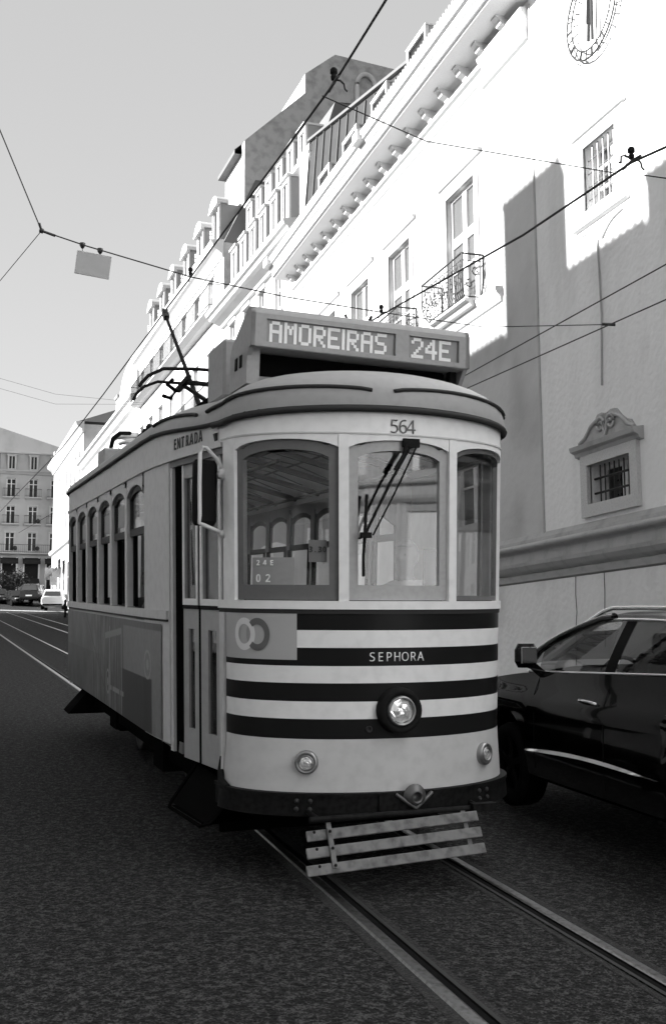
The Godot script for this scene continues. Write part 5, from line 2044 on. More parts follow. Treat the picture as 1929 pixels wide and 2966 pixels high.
func tram_inside(t: Node3D) -> void:
	var f := Mb.new()
	f.bx(T(-1.08, 0.62, 1.2), T(1.08, 0.7, 7.6))
	f.bx(T(-0.88, 0.6, 0.15), T(0.88, 0.66, 1.2))
	put("floor", f, M.interior, t)
	# ceiling of pale panels between dark ribs
	for k in 9:
		for j in 5:
			var m := Mb.new()
			var l0 := 0.5 + k * 0.78
			var a0 := -0.9 + j * 0.36
			var hh := func(s: float) -> float:
				return 3.12 - 0.26 * s * s
			m.quad(T(a0, hh.call(a0), l0), T(a0, hh.call(a0), l0 + 0.72), T(a0 + 0.33, hh.call(a0 + 0.33), l0 + 0.72), T(a0 + 0.33, hh.call(a0 + 0.33), l0))
			put("ceiling_panel", m, M.ceiling, t)
	var rb := Mb.new()
	for k in 10:
		rb.bar(T(-1.05, 2.84, 0.47 + k * 0.78), T(0, 3.1, 0.47 + k * 0.78), 0.05, 0.05)
		rb.bar(T(1.05, 2.84, 0.47 + k * 0.78), T(0, 3.1, 0.47 + k * 0.78), 0.05, 0.05)
	for s in [-0.56, 0.56]:
		rb.tube([T(s, 2.72, 0.6), T(s, 2.72, 7.4)], 0.016, 6)
	put("ceiling_ribs", rb, M.wood_panel, t)
	var co := Mb.new()
	for s in [-1.0, 1.0]:
		co.quad(T(s * 0.88, 2.93, 1.2), T(s * 1.15, 2.8, 1.2), T(s * 1.15, 2.8, 7.5), T(s * 0.88, 2.93, 7.5))
	put("cove", co, M.ceiling, t)
	# bulkheads with a window each side of the doorway
	for l in [2.15, 7.55]:
		for s in [-1.0, 1.0]:
			var b := Mb.new()
			b.bx(T(s * 0.4, 0.7, l), T(s * 1.15, 1.7, l + 0.05))
			b.bx(T(s * 0.4, 1.7, l + 0.002), T(s * 0.54, 2.48, l + 0.052))
			b.bx(T(s * 1.0, 1.7, l + 0.002), T(s * 1.15, 2.48, l + 0.052))
			b.bx(T(s * 0.4, 2.48, l), T(s * 1.15, 2.9, l + 0.05))
			b.prism(PackedVector2Array([Vector2(s * 0.54, 2.48), Vector2(s * 0.54, 2.38), Vector2(s * 0.64, 2.45), Vector2(s * 0.77, 2.475), Vector2(s * 0.9, 2.45), Vector2(s * 1.0, 2.38), Vector2(s * 1.0, 2.48)]), Transform3D(Basis.IDENTITY, T(0, 0, l + 0.048)), 0.044)
			put("bulkhead", b, M.wood_panel, t)
	for s in [-1.0, 1.0]:
		for k in 6:
			var st := Mb.new()
			var l := 2.6 + k * 0.82
			st.bev(T(s * 0.76, 1.12, l), Vector3(0.62, 0.08, 0.42), 0.02)
			st.bev(T(s * 0.76, 1.38, l + 0.2), Vector3(0.62, 0.5, 0.06), 0.02)
			st.bx(T(s * 0.5, 0.7, l - 0.1), T(s * 1.0, 1.08, l + 0.1))
			put("seat", st, M.interior, t)
	# driver's stand
	var dk := Mb.new()
	dk.bev(T(-0.55, 1.32, 0.2), Vector3(0.3, 0.95, 0.26), 0.03)
	dk.bev(T(0.3, 1.3, 0.18), Vector3(0.36, 0.9, 0.2), 0.03)
	dk.bx(T(-0.85, 1.72, 0.1), T(0.85, 1.75, 0.34))
	put("control_stand", dk, M.wood_panel, t)
	var ho := Mb.new()
	var pts := []
	for k in 13:
		var a := PI * k / 12.0
		pts.append(T(-0.55 - cos(a) * 0.15, 1.79 + sin(a) * 0.04, 0.12 + sin(a) * 0.1))
	ho.tube(pts, 0.012, 6)
	put("control_ring", ho, M.chrome, t)

func tram_under(t: Node3D) -> void:
	var m := Mb.new()
	m.bx(T(-0.95, 0.42, 1.3), T(0.95, 0.66, 7.6))
	m.bx(T(-0.8, 0.4, 0.3), T(0.8, 0.62, 1.3))
	m.bx(T(-0.7, 0.22, 2.6), T(0.7, 0.45, 6.2))
	put("underframe", m, M.under, t)
	var ap := Mb.new()
	ap.bx(T(-0.85, 0.1, 0.95), T(0.85, 0.5, 1.0))
	put("lifeguard_board", ap, M.under, t)
	for l in [3.1, 5.7]:
		for s in [-1.0, 1.0]:
			var w := Mb.new()
			w.lathe(T(s * 0.525, 0.36, l), Vector3(s, 0, 0), [[0.0, -0.07], [0.38, -0.07], [0.38, -0.045], [0.35, -0.04], [0.345, 0.06], [0.28, 0.06], [0.25, 0.03], [0.1, 0.03], [0.1, 0.08], [0.0, 0.08]], 28)
			put("wheel", w, M.rail_side, t)
	var ax := Mb.new()
	for s in [-0.75, 0.75]:
		ax.bx(T(s - 0.05, 0.3, 2.7), T(s + 0.05, 0.42, 6.1))
		for l in [3.1, 5.7]:
			ax.box(T(s, 0.36, l), Vector3(0.16, 0.22, 0.3))
	ax.bx(T(-0.98, 0.35, 4.9), T(-0.7, 0.62, 5.3))
	ax.bx(T(-1.0, 0.32, 2.3), T(-0.6, 0.6, 2.7))
	put("truck", ax, M.under, t)
	# rear folded step seen beyond the side
	var rs := Mb.new()
	rs.prism(PackedVector2Array([Vector2(-0.8, 0.6), Vector2(-1.02, 0.6), Vector2(-1.22, 0.38), Vector2(-1.26, 0.33), Vector2(-0.8, 0.33)]), Transform3D(Basis.IDENTITY, T(0, 0, 7.2)), 0.5)
	put("rear_step", rs, M.under, t)
	# wooden lifeguard tray
	var bar0 := T(-0.66, 0.44, -0.44)
	var bar1 := T(0.52, 0.44, -0.4)
	var br := Mb.new()
	br.tube([bar0, bar1], 0.02, 8)
	for s in [-0.6, 0.5]:
		br.tube([T(s, 0.44, -0.42), T(s, 0.46, 0.1)], 0.016, 6)
	br.box(T(0.5, 0.45, -0.43), Vector3(0.16, 0.05, 0.06))
	br.box(T(0.25, 0.415, -0.44), Vector3(0.14, 0.03, 0.03))
	put("tray_bar", br, M.bumper, t)
	for k in 3:
		var sl := Mb.new()
		var h := 0.375 - k * 0.088
		var l := -0.455 - k * 0.052
		sl.bev(T(-0.12 - 0.008 * k, h, l), Vector3(1.12 + 0.016 * k, 0.062, 0.018), 0.004, Basis(Vector3.BACK, 0.055) * Basis(Vector3.UP, -0.03) * Basis(Vector3.RIGHT, -0.45))
		var o := put("tray_slat", sl, M.tray_wood, t)
		for s in [-0.64, -0.54, 0.3, 0.42]:
			var bo := Mb.new()
			bo.lathe(T(s, h, l - 0.012), Vector3(0, 0.4, 1), [[0.01, 0.0], [0.008, 0.006], [0.0, 0.007]], 6)
			put("slat_bolt", bo, M.rubber, o)
	for s in [-0.54, 0.36]:
		var st := Mb.new()
		st.bar(T(s, 0.43, -0.42), T(s, 0.18, -0.562), 0.03, 0.014)
		put("tray_strut", st, M.tray_wood, t)

# ---- figures: capsules joined by a smooth minimum, meshed as surface nets
func figure_mesh(bones: Array, cell: float, tone: Callable, fingers: Array) -> ArrayMesh:
	var lo := Vector3.INF
	var hi := -Vector3.INF
	for b in bones:
		var r: float = maxf(b[2], b[3]) + 0.05
		for e in [b[0], b[1]]:
			lo = lo.min(e - Vector3.ONE * r)
			hi = hi.max(e + Vector3.ONE * r)
	var n := Vector3i(((hi - lo) / cell).ceil()) + Vector3i.ONE
	var f := PackedFloat32Array()
	f.resize(n.x * n.y * n.z)
	f.fill(1.0)
	for b in bones:
		var a: Vector3 = b[0]
		var d: Vector3 = b[1] - a
		var dd := maxf(d.length_squared(), 1e-6)
		var rm: float = maxf(b[2], b[3]) + 0.06
		var i0 := Vector3i((a.min(b[1]) - Vector3.ONE * rm - lo) / cell).clamp(Vector3i.ZERO, n - Vector3i.ONE)
		var i1 := Vector3i((a.max(b[1]) + Vector3.ONE * rm - lo) / cell).clamp(Vector3i.ZERO, n - Vector3i.ONE)
		for z in range(i0.z, i1.z + 1):
			for y in range(i0.y, i1.y + 1):
				for x in range(i0.x, i1.x + 1):
					var p := lo + Vector3(x, y, z) * cell
					var t := clampf((p - a).dot(d) / dd, 0.0, 1.0)
					var v: float = p.distance_to(a + d * t) - lerpf(b[2], b[3], t)
					var k := x + n.x * (y + n.y * z)
					var h := maxf(0.035 - absf(f[k] - v), 0.0) / 0.035
					f[k] = minf(f[k], v) - h * h * 0.035 * 0.25
	var at := {}
	var verts := PackedVector3Array()
	for z in n.z - 1:
		for y in n.y - 1:
			for x in n.x - 1:
				var k := x + n.x * (y + n.y * z)
				var c := [f[k], f[k + 1], f[k + n.x], f[k + n.x + 1], f[k + n.x * n.y], f[k + 1 + n.x * n.y], f[k + n.x + n.x * n.y], f[k + n.x + 1 + n.x * n.y]]
				var inside := 0
				for q in c:
					if q < 0.0:
						inside += 1
				if inside == 0 or inside == 8:
					continue
				var sum := Vector3.ZERO
				var cnt := 0
				for e in [[0, 1], [2, 3], [4, 5], [6, 7], [0, 2], [1, 3], [4, 6], [5, 7], [0, 4], [1, 5], [2, 6], [3, 7]]:
					if (c[e[0]] < 0.0) != (c[e[1]] < 0.0):
						var t: float = c[e[0]] / (c[e[0]] - c[e[1]])
						var pa := Vector3(e[0] & 1, (e[0] >> 1) & 1, e[0] >> 2)
						var pb := Vector3(e[1] & 1, (e[1] >> 1) & 1, e[1] >> 2)
						sum += pa.lerp(pb, t)
						cnt += 1
				at[k] = verts.size()
				verts.append(lo + (Vector3(x, y, z) + sum / cnt) * cell)
	var st := SurfaceTool.new()
	st.begin(Mesh.PRIMITIVE_TRIANGLES)
	st.set_smooth_group(0)
	var face := func(a: int, b: int, c: int, d: int, flip: bool) -> void:
		var o := [a, b, c, a, c, d] if not flip else [a, c, b, a, d, c]
		for i in o:
			var v: float = tone.call(verts[i])
			st.set_color(Color(v, v, v))
			st.add_vertex(verts[i])
	var sx := 1
	var sy := n.x
	var sz := n.x * n.y
	for z in range(1, n.z - 1):
		for y in range(1, n.y - 1):
			for x in range(1, n.x - 1):
				var k := x + sy * y + sz * z
				if (f[k] < 0.0) != (f[k + sx] < 0.0):
					face.call(at[k - sy - sz], at[k - sz], at[k], at[k - sy], f[k] < 0.0)
				if (f[k] < 0.0) != (f[k + sy] < 0.0):
					face.call(at[k - sx - sz], at[k - sx], at[k], at[k - sz], f[k] < 0.0)
				if (f[k] < 0.0) != (f[k + sz] < 0.0):
					face.call(at[k - sx - sy], at[k - sy], at[k], at[k - sx], f[k] < 0.0)
	for fg in fingers:
		var m := Mb.new()
		m.tube(fg, 0.0095, 6, 0.0075)
		var fm := mesh_of(m)
		st.set_color(Color(0.3, 0.3, 0.3))
		var arr := fm.surface_get_arrays(0)
		for v in arr[Mesh.ARRAY_VERTEX]:
			st.set_color(Color(0.3, 0.3, 0.3))
			st.add_vertex(v)
	st.generate_normals()
	return st.commit()

func seated(called: String, label: String, at: Vector3, basis: Basis, shirt: float, reach: float, group := "") -> Node3D:
	var bones := [[Vector3(-0.07, 0.08, 0), Vector3(0.07, 0.08, 0), 0.12, 0.12], [Vector3(0, 0.1, 0), Vector3(0, 0.42, -0.02), 0.13, 0.14], [Vector3(-0.11, 0.46, -0.02), Vector3(0.11, 0.46, -0.02), 0.1, 0.1], [Vector3(0, 0.5, -0.01), Vector3(0, 0.63, 0.02), 0.058, 0.052],
		[Vector3(0, 0.69, 0.03), Vector3(0, 0.78, 0.01), 0.068, 0.085], [Vector3(0, 0.65, 0.05), Vector3(0, 0.72, 0.065), 0.04, 0.05], [Vector3(0, 0.715, 0.12), Vector3(0, 0.75, 0.105), 0.014, 0.01], [Vector3(-0.082, 0.7, 0.01), Vector3(-0.084, 0.74, 0.0), 0.018, 0.018], [Vector3(0.082, 0.7, 0.01), Vector3(0.084, 0.74, 0.0), 0.018, 0.018]]
	var fingers := []
	for s in [-1.0, 1.0]:
		var sh := Vector3(s * 0.19, 0.47, -0.02)
		var el := Vector3(s * 0.25, 0.22 + 0.04 * reach, 0.06 + 0.08 * reach)
		var wr := Vector3(s * 0.17, 0.2 + 0.12 * reach, 0.28 + 0.12 * reach)
		var palm := wr + Vector3(-s * 0.01, 0.0, 0.075)
		bones.append([sh, el, 0.058, 0.046])
		bones.append([el, wr, 0.044, 0.029])
		bones.append([wr, palm, 0.03, 0.034])
		bones.append([Vector3(s * 0.09, 0.08, 0.02), Vector3(s * 0.11, 0.1, 0.42), 0.095, 0.065])
		bones.append([Vector3(s * 0.11, 0.1, 0.42), Vector3(s * 0.11, -0.32, 0.4), 0.06, 0.04])
		bones.append([Vector3(s * 0.11, -0.36, 0.38), Vector3(s * 0.12, -0.38, 0.56), 0.042, 0.036])
		for k in 4:
			var o := palm + Vector3((k - 1.5) * 0.019, 0.0, 0.02)
			var ln: float = [0.06, 0.072, 0.068, 0.052][k]
			fingers.append([o, o + Vector3(0, 0.0, ln * 0.45), o + Vector3(0, -ln * 0.35, ln * 0.75), o + Vector3(0, -ln * 0.75, ln * 0.7)])
		fingers.append([wr + Vector3(-s * 0.02, 0.0, 0.03), wr + Vector3(-s * 0.05, -0.005, 0.06), wr + Vector3(-s * 0.055, -0.02, 0.09)])
	var tone := func(p: Vector3) -> float:
		if p.y > 0.56:
			return 0.1
		if p.z > 0.24 + 0.1 * reach and p.y > 0.14 and absf(p.x) > 0.09 and absf(p.x) < 0.25 and p.y > 0.17:
			return 0.3
		return shirt if p.y > 0.16 or (p.y > 0.06 and p.z < 0.05) else 0.02
	var o := thing(called, label, "person", at, basis, group)
	var sk := StandardMaterial3D.new()
	sk.vertex_color_use_as_albedo = true
	sk.roughness = 0.8
	put("body", figure_mesh(bones, 0.016, tone, fingers), sk, o)
	var h := Mb.new()
	h.smooth()
	for i in 8:
		for j in 14:
			var p := []
			for q in [[i, j], [i + 1, j], [i + 1, j + 1], [i, j + 1]]:
				var th: float = q[0] / 8.0 * 1.75
				var ph: float = TAU * q[1] / 14.0
				var front := maxf(0.0, cos(ph))
				var v := Vector3(sin(th) * sin(ph) * 0.093, cos(th) * 0.1, sin(th) * cos(ph) * 0.1)
				if front > 0.2:
					v.y = maxf(v.y, 0.045)
				p.append(Vector3(0, 0.76, 0.005) + v)
			h.quad(p[0], p[1], p[2], p[3])
	put("hair", h, M.hair, o)
	for s in [-1.0, 1.0]:
		var e := Mb.new()
		e.lathe(Vector3(s * 0.032, 0.745, 0.094), Vector3(0, 0, 1), [[0.011, 0.0], [0.008, 0.006], [0.0, 0.008]], 8)
		put("eye", e, M.hair, o)
	return o

func tram_people() -> void:
	var t: Node3D = get_node("tram")
	var w := t.transform
	seated("person", "driver in a white shirt seated behind the middle windscreen pane", w * T(0.52, 1.33, 0.82), w.basis * Basis(Vector3.UP, -0.9), 0.42, 1.0)
	for p in [[-0.78, 3.3, "passenger in dark clothes at the open side window nearest the tram's door", 0.3], [-0.78, 4.1, "passenger in dark clothes at the second open side window from the door", -0.2], [0.72, 4.9, "passenger in dark clothes on the tram's far side seats", 0.1]]:
		seated("person", p[2], w * T(p[0], 1.17, p[1]), w.basis * Basis(Vector3.UP, p[3]), 0.05, 0.0, "passengers seated in the tram")

# ---- dark estate car at the right: local x runs back from the nose, z to its left
func make_suv() -> void:
	var fwd := Vector3(0.034, 0.045, -1.0).normalized()
	var left := Vector3.UP.cross(fwd).normalized()
	var up := fwd.cross(left)
	var at := Vector3(5.17, 0.66, -9.57)
	var o := thing("estate_car", "glossy black tall estate car with chrome strips beside the tram", "car", at, Basis(-fwd, up, left))
	var wx := [0.98, 3.82]
	var plan := func(x: float) -> float:      # half width
		var e := 0.92
		if x < 1.0:
			e = 0.92 - 0.27 * pow(1.0 - x, 2.6)
		elif x > 3.7:
			e = 0.92 - 0.14 * pow((x - 3.7) / 0.95, 2.0)
		return e
	var belt := func(x: float) -> float:
		return 1.05 + 0.045 * (x - 1.4)
	var hood := func(x: float) -> float:
		return 0.78 + 0.3 * pow(clampf(x / 1.4, 0.0, 1.0), 0.45)
	var side_top := func(x: float) -> float:
		return minf(belt.call(x), hood.call(x) - 0.03) if x < 1.5 else belt.call(x)
	var roof_h := func(x: float) -> float:
		return 1.53 - 0.05 * pow((x - 2.75) / 1.4, 2.0) - (0.1 * pow(clampf((2.3 - x) / 0.9, 0.0, 1.0), 1.5))
	# lower body sides with wheel arches
	for z in [1.0, -1.0]:
		var m := Mb.new()
		var rows := []
		var n := 94
		for i in n + 1:
			var x := 4.65 * i / n
			var bot := 0.24
			for w in wx:
				var dx: float = x - w
				if absf(dx) < 0.375:
					bot = maxf(bot, 0.34 + sqrt(0.375 * 0.375 - dx * dx))
			var top: float = side_top.call(x)
			var row := PackedVector3Array()
			for k in 13:
				var t := k / 12.0
				var h := lerpf(minf(bot, top - 0.05), top, t)
				var f: float = h / 1.05
				var wd: float = plan.call(x)
				var q := wd - 0.05 * pow(clampf((0.45 - f) / 0.45, 0, 1), 1.4) + 0.012 * cos((f - 0.78) * 26.0) * smoothstep(0.6, 0.75, f) - 0.075 * pow(clampf((f - 0.78) / 0.22, 0, 1), 1.6)
				row.append(Vector3(x, h, z * q))
			rows.append(row)
		m.sheet(rows)
		put("body_side", m, M.car_black, o)
	var nb := Mb.new()
	var nrows := []
	for i in 9:
		var x := 1.45 * pow(i / 8.0, 1.5)
		var row := PackedVector3Array()
		for k in 11:
			var y := lerpf(-1.0, 1.0, k / 10.0)
			var wd: float = plan.call(x) - 0.07
			row.append(Vector3(x, side_top.call(x) + 0.06 * (1.0 - pow(absf(y), 3.0)) * clampf(x * 2.0, 0.3, 1.0), y * wd))
		nrows.append(row)
	nb.sheet(nrows)
	put("bonnet", nb, M.car_black, o)
	var fb := Mb.new()
	for e in [[0.0, 0.0], [4.65, 1.0]]:
		var rows := []
		for k in 9:
			var h := lerpf(0.24, side_top.call(e[0]), k / 8.0)
			var row := PackedVector3Array()
			for j in 9:
				var y := lerpf(-1.0, 1.0, j / 8.0)
				var bul := (1.0 - y * y) * 0.12 * (1.0 if e[1] > 0.5 else -1.0)
				row.append(Vector3(e[0] + bul, h, y * (plan.call(e[0]) - 0.02)))
			rows.append(row)
		fb.sheet(rows)
	put("bumper", fb, M.car_black, o)
	var fl := Mb.new()
	fl.bx(Vector3(0.15, 0.2, -0.84), Vector3(4.5, 0.3, 0.84))
	put("floor_pan", fl, M.under, o)
	# greenhouse
	var gw := func(x: float, h: float) -> float:
		var t: float = clampf((h - belt.call(x)) / 0.52, 0.0, 1.0)
		return plan.call(x) - 0.085 - 0.2 * pow(t, 1.25)
	var dlo := func(x: float) -> float:      # upper edge of the side glass
		var f := 1.06 + 0.445 * pow(clampf((x - 1.26) / 1.2, 0.0, 1.0), 0.55)
		var r := 1.505 - 0.9 * pow(clampf((x - 3.75) / 0.85, 0.0, 1.0), 1.7)
		return minf(minf(f, r), roof_h.call(x) - 0.05)
	var rf := Mb.new()
	var rr := []
	for i in 19:
		var x := lerpf(1.25, 4.62, i / 18.0)
		var row := PackedVector3Array()
		for k in 13:
			var y := lerpf(-1.0, 1.0, k / 12.0)
			var edge: float = gw.call(x, dlo.call(x) + 0.03)
			var hh: float = dlo.call(x) + 0.035 + 0.05 * sqrt(1.0 - y * y * 0.98)
			row.append(Vector3(x, hh, y * edge))
		rr.append(row)
	rf.sheet(rr.slice(6))
	for z in [1.0, -1.0]:      # A pillars follow the edge of the side glass
		var pp := []
		for i in 9:
			var x := lerpf(1.25, 2.42, i / 8.0)
			pp.append(Vector3(x, dlo.call(x) + 0.03, z * gw.call(x, dlo.call(x))))
		var pl := Mb.new()
		pl.tube(pp, 0.03, 8)
		put("front_pillar", pl, M.car_black, o)
	put("roof", rf, M.car_black, o)
	var ws := Mb.new()
	ws.sheet(rr.slice(0, 7))
	put("windscreen", ws, M.car_glass, o)
	for z in [1.0, -1.0]:
		for q in [[1.46, 2.54, "front_window"], [2.68, 3.62, "rear_window"], [3.7, 4.4, "quarter_window"]]:
			var g := Mb.new()
			var rows := []
			for i in 13:
				var x: float = lerpf(q[0], q[1], i / 12.0)
				var row := PackedVector3Array()
				for k in 7:
					var h := lerpf(belt.call(x) + 0.005, maxf(dlo.call(x), belt.call(x) + 0.01), k / 6.0)
					row.append(Vector3(x, h, z * (gw.call(x, h) + 0.002)))
				rows.append(row)
			g.sheet(rows)
			put(q[2], g, M.car_glass, o)
		for e in [[2.54, 2.68, -0.28], [3.62, 3.7, -0.25]]:
			var pi := Mb.new()
			var rows := []
			for i in 4:
				var row := PackedVector3Array()
				for k in 7:
					var t := k / 6.0
					var x: float = lerpf(e[0], e[1], i / 3.0)
					var h := lerpf(belt.call(x), dlo.call(x), t)
					row.append(Vector3(x + 0.1 * t - 0.03, h, z * (gw.call(x, h) + 0.005)))
				rows.append(row)
			pi.sheet(rows)
			put("door_pillar", pi, M.rubber, o)
		# bright strips: along the belt, over the glass, along the roof, along the sill
		var ch := Mb.new()
		var p1 := []
		var p2 := []
		for i in 25:
			var x := lerpf(1.3, 4.4, i / 24.0)
			p1.append(Vector3(x, belt.call(x) + 0.004, z * (gw.call(x, belt.call(x)) + 0.012)))
			var hx: float = maxf(dlo.call(x), belt.call(x) + 0.01)
			p2.append(Vector3(x, hx + 0.012, z * (gw.call(x, hx) + 0.006)))
		ch.tube(p1, 0.011, 6)
		ch.tube(p2, 0.011, 6)
		put("window_trim", ch, M.chrome, o)
		var rl := Mb.new()
		var p3 := []
		for i in 21:
			var x := lerpf(1.98, 4.3, i / 20.0)
			var k := minf(1.0, minf(i, 20 - i) / 2.0)
			p3.append(Vector3(x, dlo.call(x) + 0.06 + 0.035 * k, z * (gw.call(x, dlo.call(x)) - 0.04)))
		rl.tube(p3, 0.017, 8)
		put("roof_rail", rl, M.chrome, o)
		var ss := Mb.new()
		var top := PackedVector3Array()
		var bot := PackedVector3Array()
		for i in 31:
			var t := i / 30.0
			var x := lerpf(1.36, 3.3, t)
			var w := 0.036 * pow(sin(PI * clampf(t * 1.06 + 0.02, 0.0, 1.0)), 0.55) * (0.62 + 0.38 * absf(t - 0.5) * 2.0)
			var yy := 0.43 + 0.035 * sin(t * PI) + 0.035 * t
			var zz: float = z * (plan.call(x) + 0.012)
			top.append(Vector3(x, yy + w / 2, zz - z * 0.012))
			bot.append(Vector3(x, yy - w / 2, zz + z * 0.004))
		ss.sheet([bot, top])
		put("sill_trim", ss, M.chrome, o)
		var sk := Mb.new()
		sk.tube([Vector3(1.5, 0.245, z * 0.885), Vector3(3.3, 0.245, z * 0.885)], 0.012, 6)
		put("sill_edge", sk, M.car_black, o)
		for x in [2.3, 3.45]:
			var hd := Mb.new()
			hd.tube([Vector3(x, 0.885, z * 0.905), Vector3(x + 0.03, 0.9, z * 0.945), Vector3(x + 0.17, 0.9, z * 0.945), Vector3(x + 0.21, 0.885, z * 0.905)], 0.013, 6)
			put("door_handle", hd, M.chrome, o)
		var sm := Mb.new()
		for x in [1.52, 2.62, 3.6]:
			var pts := []
			for k in 6:
				var h := lerpf(0.3, 1.03, k / 5.0)
				pts.append(Vector3(x, h, z * (plan.call(x) - 0.05 * pow(clampf((0.45 - h / 1.05) / 0.45, 0, 1), 1.4) - 0.075 * pow(clampf((h / 1.05 - 0.78) / 0.22, 0, 1), 1.6) + 0.0005)))
			sm.tube(pts, 0.003, 4)
		put("door_seam", sm, M.rubber, o)
		# wing mirror
		var mm := Mb.new()
		mm.bev(Vector3(1.56, 1.19, z * 1.0), Vector3(0.12, 0.19, 0.2), 0.05, Basis(Vector3.UP, z * 0.12))
		mm.bar(Vector3(1.56, 1.02, z * 0.83), Vector3(1.57, 1.12, z * 0.96), 0.06, 0.05)
		var mo := put("wing_mirror", mm, M.car_black, o)
		var mg := Mb.new()
		mg.bev(Vector3(1.622, 1.195, z * 1.003), Vector3(0.012, 0.13, 0.14), 0.004, Basis(Vector3.UP, z * 0.12))
		put("mirror_glass", mg, M.mirror_glass, mo)
		for w in wx:
			var ty := Mb.new()
			ty.lathe(Vector3(w, 0.262, z * 0.8), Vector3(0, 0, z), [[0.22, -0.1], [0.33, -0.1], [0.345, -0.06], [0.345, 0.06], [0.33, 0.1], [0.24, 0.105], [0.22, 0.09]], 32)
			var wo := put("wheel", ty, M.tyre, o)
			var ri := Mb.new()
			ri.lathe(Vector3(w, 0.262, z * 0.8), Vector3(0, 0, z), [[0.24, 0.09], [0.22, 0.09], [0.21, 0.03]], 28)
			for k in 5:
				var a := TAU * k / 5.0 + 0.3
				ri.bar(Vector3(w, 0.262, z * 0.87), Vector3(w + cos(a) * 0.22, 0.262 + sin(a) * 0.22, z * 0.88), 0.05, 0.02, Vector3(0, 0, 1))
			put("rim", ri, M.tyre, wo)
			var li := Mb.new()
			li.lathe(Vector3(w, 0.3, z * 0.7), Vector3(0, 0, z), [[0.0, 0.0], [0.37, 0.0], [0.385, 0.18]], 28)
			put("wheel_housing", li, M.under, o)
	# lamps and inside
	for z in [1.0, -1.0]:
		var hl := Mb.new()
		hl.bev(Vector3(0.16, 0.72, z * 0.62), Vector3(0.3, 0.13, 0.34), 0.03, Basis(Vector3.UP, z * 0.5))
		put("headlight", hl, M.lens, o)
		var tl := Mb.new()
		tl.bev(Vector3(4.6, 0.92, z * 0.68), Vector3(0.1, 0.16, 0.24), 0.03)
		put("tail_light", tl, M.wood_panel, o)
		var se := Mb.new()
		for x in [2.25, 3.2]:
			se.bev(Vector3(x, 0.62, z * 0.38), Vector3(0.5, 0.16, 0.5), 0.05)
			se.bev(Vector3(x + 0.28, 0.95, z * 0.38), Vector3(0.14, 0.6, 0.48), 0.05, Basis(Vector3(0, 0, 1), -0.2))
			se.bev(Vector3(x + 0.36, 1.31, z * 0.38), Vector3(0.1, 0.17, 0.26), 0.04)
		put("seat", se, M.cloth_dark, o)
	var dash := Mb.new()
	dash.bev(Vector3(1.55, 0.95, 0.0), Vector3(0.5, 0.16, 1.5), 0.05)
	put("dashboard", dash, M.cloth_dark, o)
	var sw := Mb.new()
	var pts := []
	for k in 20:
		var a := TAU * k / 20.0
		pts.append(Vector3(1.92 + sin(a) * 0.05, 1.02 + sin(a) * 0.17, 0.38 + cos(a) * 0.18))
	sw.tube(pts, 0.016, 6, -1.0, true)
	put("steering_wheel", sw, M.rubber, o)

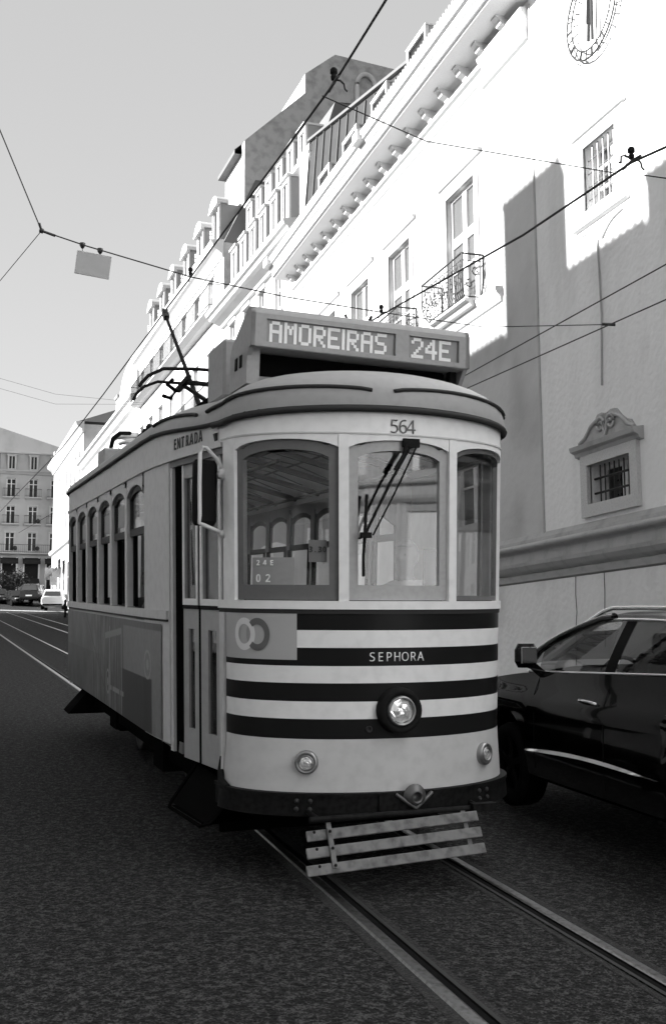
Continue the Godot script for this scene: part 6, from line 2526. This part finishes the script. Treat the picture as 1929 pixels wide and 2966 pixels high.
# ---- small parked car, seen far off; x runs back from the nose
func parked_car(label: String, at: Vector3, turn: float, paint: String, tall: float, at_all := "cars parked across the far end of the street") -> Node3D:
	var o := thing("parked_car", label, "car", at, Basis(Vector3.UP, turn), at_all)
	var prof := [[0.0, 0.35, 0.62, 0.74], [0.25, 0.25, 0.7, 0.82], [1.0, 0.25, 0.84, 0.86], [2.0, 0.24, 0.9, 0.86], [3.2, 0.25, 0.94, 0.86], [3.8, 0.27, 0.95, 0.83], [4.05, 0.36, 0.9, 0.76]]
	var m := Mb.new()
	var rows := []
	for p in prof:
		var row := PackedVector3Array()
		for q in [[-0.85, 0.0], [-1.0, 0.25], [-1.0, 0.7], [-0.93, 1.0], [-0.5, 1.04], [0.5, 1.04], [0.93, 1.0], [1.0, 0.7], [1.0, 0.25], [0.85, 0.0], [-0.85, 0.0]]:
			row.append(Vector3(p[0], lerpf(p[1], p[2], q[1]), q[0] * p[3]))
		rows.append(row)
	m.sheet(rows)
	for e in [0, rows.size() - 1]:
		for k in range(1, 9):
			m.tri(rows[e][0], rows[e][k], rows[e][k + 1])
	put("body", m, M[paint], o)
	var c := Mb.new()
	var cab := [[0.95, 0.86, 0.02], [1.75, 0.86, tall - 0.06], [2.3, 0.86, tall], [3.1, 0.88, tall - 0.02], [3.75, 0.9, tall - 0.16], [3.95, 0.92, 0.93]]
	var cr := []
	for p in cab:
		var row := PackedVector3Array()
		var h: float = maxf(p[2], 0.9)
		var top := 0.6 if h > 1.0 else 0.74
		for q in [[-0.78, p[1]], [-top - 0.02, h - 0.02], [-top + 0.12, h], [top - 0.12, h], [top + 0.02, h - 0.02], [0.78, p[1]]]:
			row.append(Vector3(p[0], q[1], q[0]))
		cr.append(row)
	c.sheet([cr[1], cr[2], cr[3], cr[4]])
	put("cabin", c, M[paint], o)
	var w := Mb.new()
	w.sheet([cr[0], cr[1]], false)
	put("windscreen", w, M.dark_pane, o)
	var rw := Mb.new()
	rw.quad(Vector3(3.77, tall - 0.2, -0.52), Vector3(3.97, 1.0, -0.62), Vector3(3.97, 1.0, 0.62), Vector3(3.77, tall - 0.2, 0.52))
	put("rear_window", rw, M.pane, o)
	var rt := Mb.new()
	rt.sheet([cr[4], cr[5]], false)
	put("tailgate", rt, M[paint], o)
	for z in [-1.0, 1.0]:
		for q in [[1.45, 2.3, 2.25], [2.4, 3.2, 3.1]]:
			var g := Mb.new()
			g.quad(Vector3(q[0], 0.93, z * 0.775), Vector3(q[0] + 0.3, tall - 0.12, z * 0.64), Vector3(q[2], tall - 0.1, z * 0.64), Vector3(q[1], 0.93, z * 0.775))
			put("side_window", g, M.dark_pane, o)
		for x in [0.75, 3.3]:
			var ty := Mb.new()
			ty.lathe(Vector3(x, 0.31, z * 0.76), Vector3(0, 0, z), [[0.0, 0.09], [0.2, 0.1], [0.3, 0.11], [0.31, 0.06], [0.31, -0.1]], 16)
			put("wheel", ty, M.tyre, o)
		var hl := Mb.new()
		hl.bev(Vector3(0.1, 0.62, z * 0.6), Vector3(0.2, 0.12, 0.28), 0.03)
		put("headlight", hl, M.lens, o)
		var tl := Mb.new()
		tl.bev(Vector3(4.0, 0.78, z * 0.62), Vector3(0.08, 0.22, 0.2), 0.03)
		put("tail_light", tl, M.wood_panel, o)
	var np := Mb.new()
	np.bx(Vector3(4.045, 0.5, -0.26), Vector3(4.06, 0.61, 0.26))
	np.bx(Vector3(-0.02, 0.42, -0.26), Vector3(0.0, 0.52, 0.26))
	put("number_plate", np, M.window_white, o)
	var bp := Mb.new()
	bp.bx(Vector3(3.9, 0.28, -0.72), Vector3(4.08, 0.4, 0.72))
	put("bumper_skirt", bp, M.rubber, o)
	return o

func make_far_street() -> void:
	tram_people()
	# white hatchback with its tail to the camera, others turned to it
	parked_car("white hatchback seen from behind, nearest of the parked cars", Vector3(5.4, ground(-89.0), -89.0), -PI / 2 - 0.15, "car_white", 1.55)
	parked_car("dark tall hatchback half hidden behind the white parked car", Vector3(4.6, ground(-97.2), -97.2), -PI / 2 - 0.3, "car_grey", 1.6)
	parked_car("dark car with pale bonnet facing the camera, second left of the white car", Vector3(3.1, ground(-94.6), -94.6), PI / 2 + 0.25, "car_black", 1.45)
	parked_car("dark car with a black roof edge, third left of the white car", Vector3(1.7, ground(-97.0), -97.0), PI / 2 + 0.35, "car_grey", 1.47)
	parked_car("pale grey car cut by the left edge of the picture", Vector3(0.1, ground(-98.5), -98.5), PI / 2 + 0.3, "car_silver", 1.45)
	# dark post in front of the white car
	var b := thing("bollard", "thin dark post standing before the white parked car", "post", Vector3(4.88, ground(-72.0), -72.0))
	var m := Mb.new()
	m.lathe(Vector3.ZERO, Vector3.UP, [[0.09, 0.0], [0.09, 0.1], [0.065, 0.14], [0.065, 0.95], [0.09, 0.98], [0.09, 1.04], [0.05, 1.12], [0.0, 1.14]], 14)
	put("post", m, M.rubber, b)
	# shrubs by the shop fronts
	for q in [[1.0, -108.5, 1.9, "dark clipped shrub before the shop fronts at the far left edge"], [2.9, -108.0, 1.7, "dark clipped shrub before the shop fronts, right of another"]]:
		var s := thing("shrub", q[3], "shrub", Vector3(q[0], ground(q[1]), q[1]))
		var tr := Mb.new()
		tr.tube([Vector3.ZERO, Vector3(0.02, 1.2, 0)], 0.05, 6)
		put("trunk", tr, M.wood_panel, s)
		var lf := Mb.new()
		for k in 900:
			var d := Vector3(rng.randfn(0, 0.42), 1.6 + rng.randfn(0, 0.38), rng.randfn(0, 0.42))
			var a := Vector3(rng.randf_range(-1, 1), rng.randf_range(-1, 1), rng.randf_range(-1, 1)).normalized() * 0.12
			var c := a.cross(Vector3(rng.randf_range(-1, 1), 1, rng.randf_range(-1, 1))).normalized() * 0.07
			lf.quad(d - a, d - c, d + a, d + c)
		put("crown", lf, M.foliage, s)
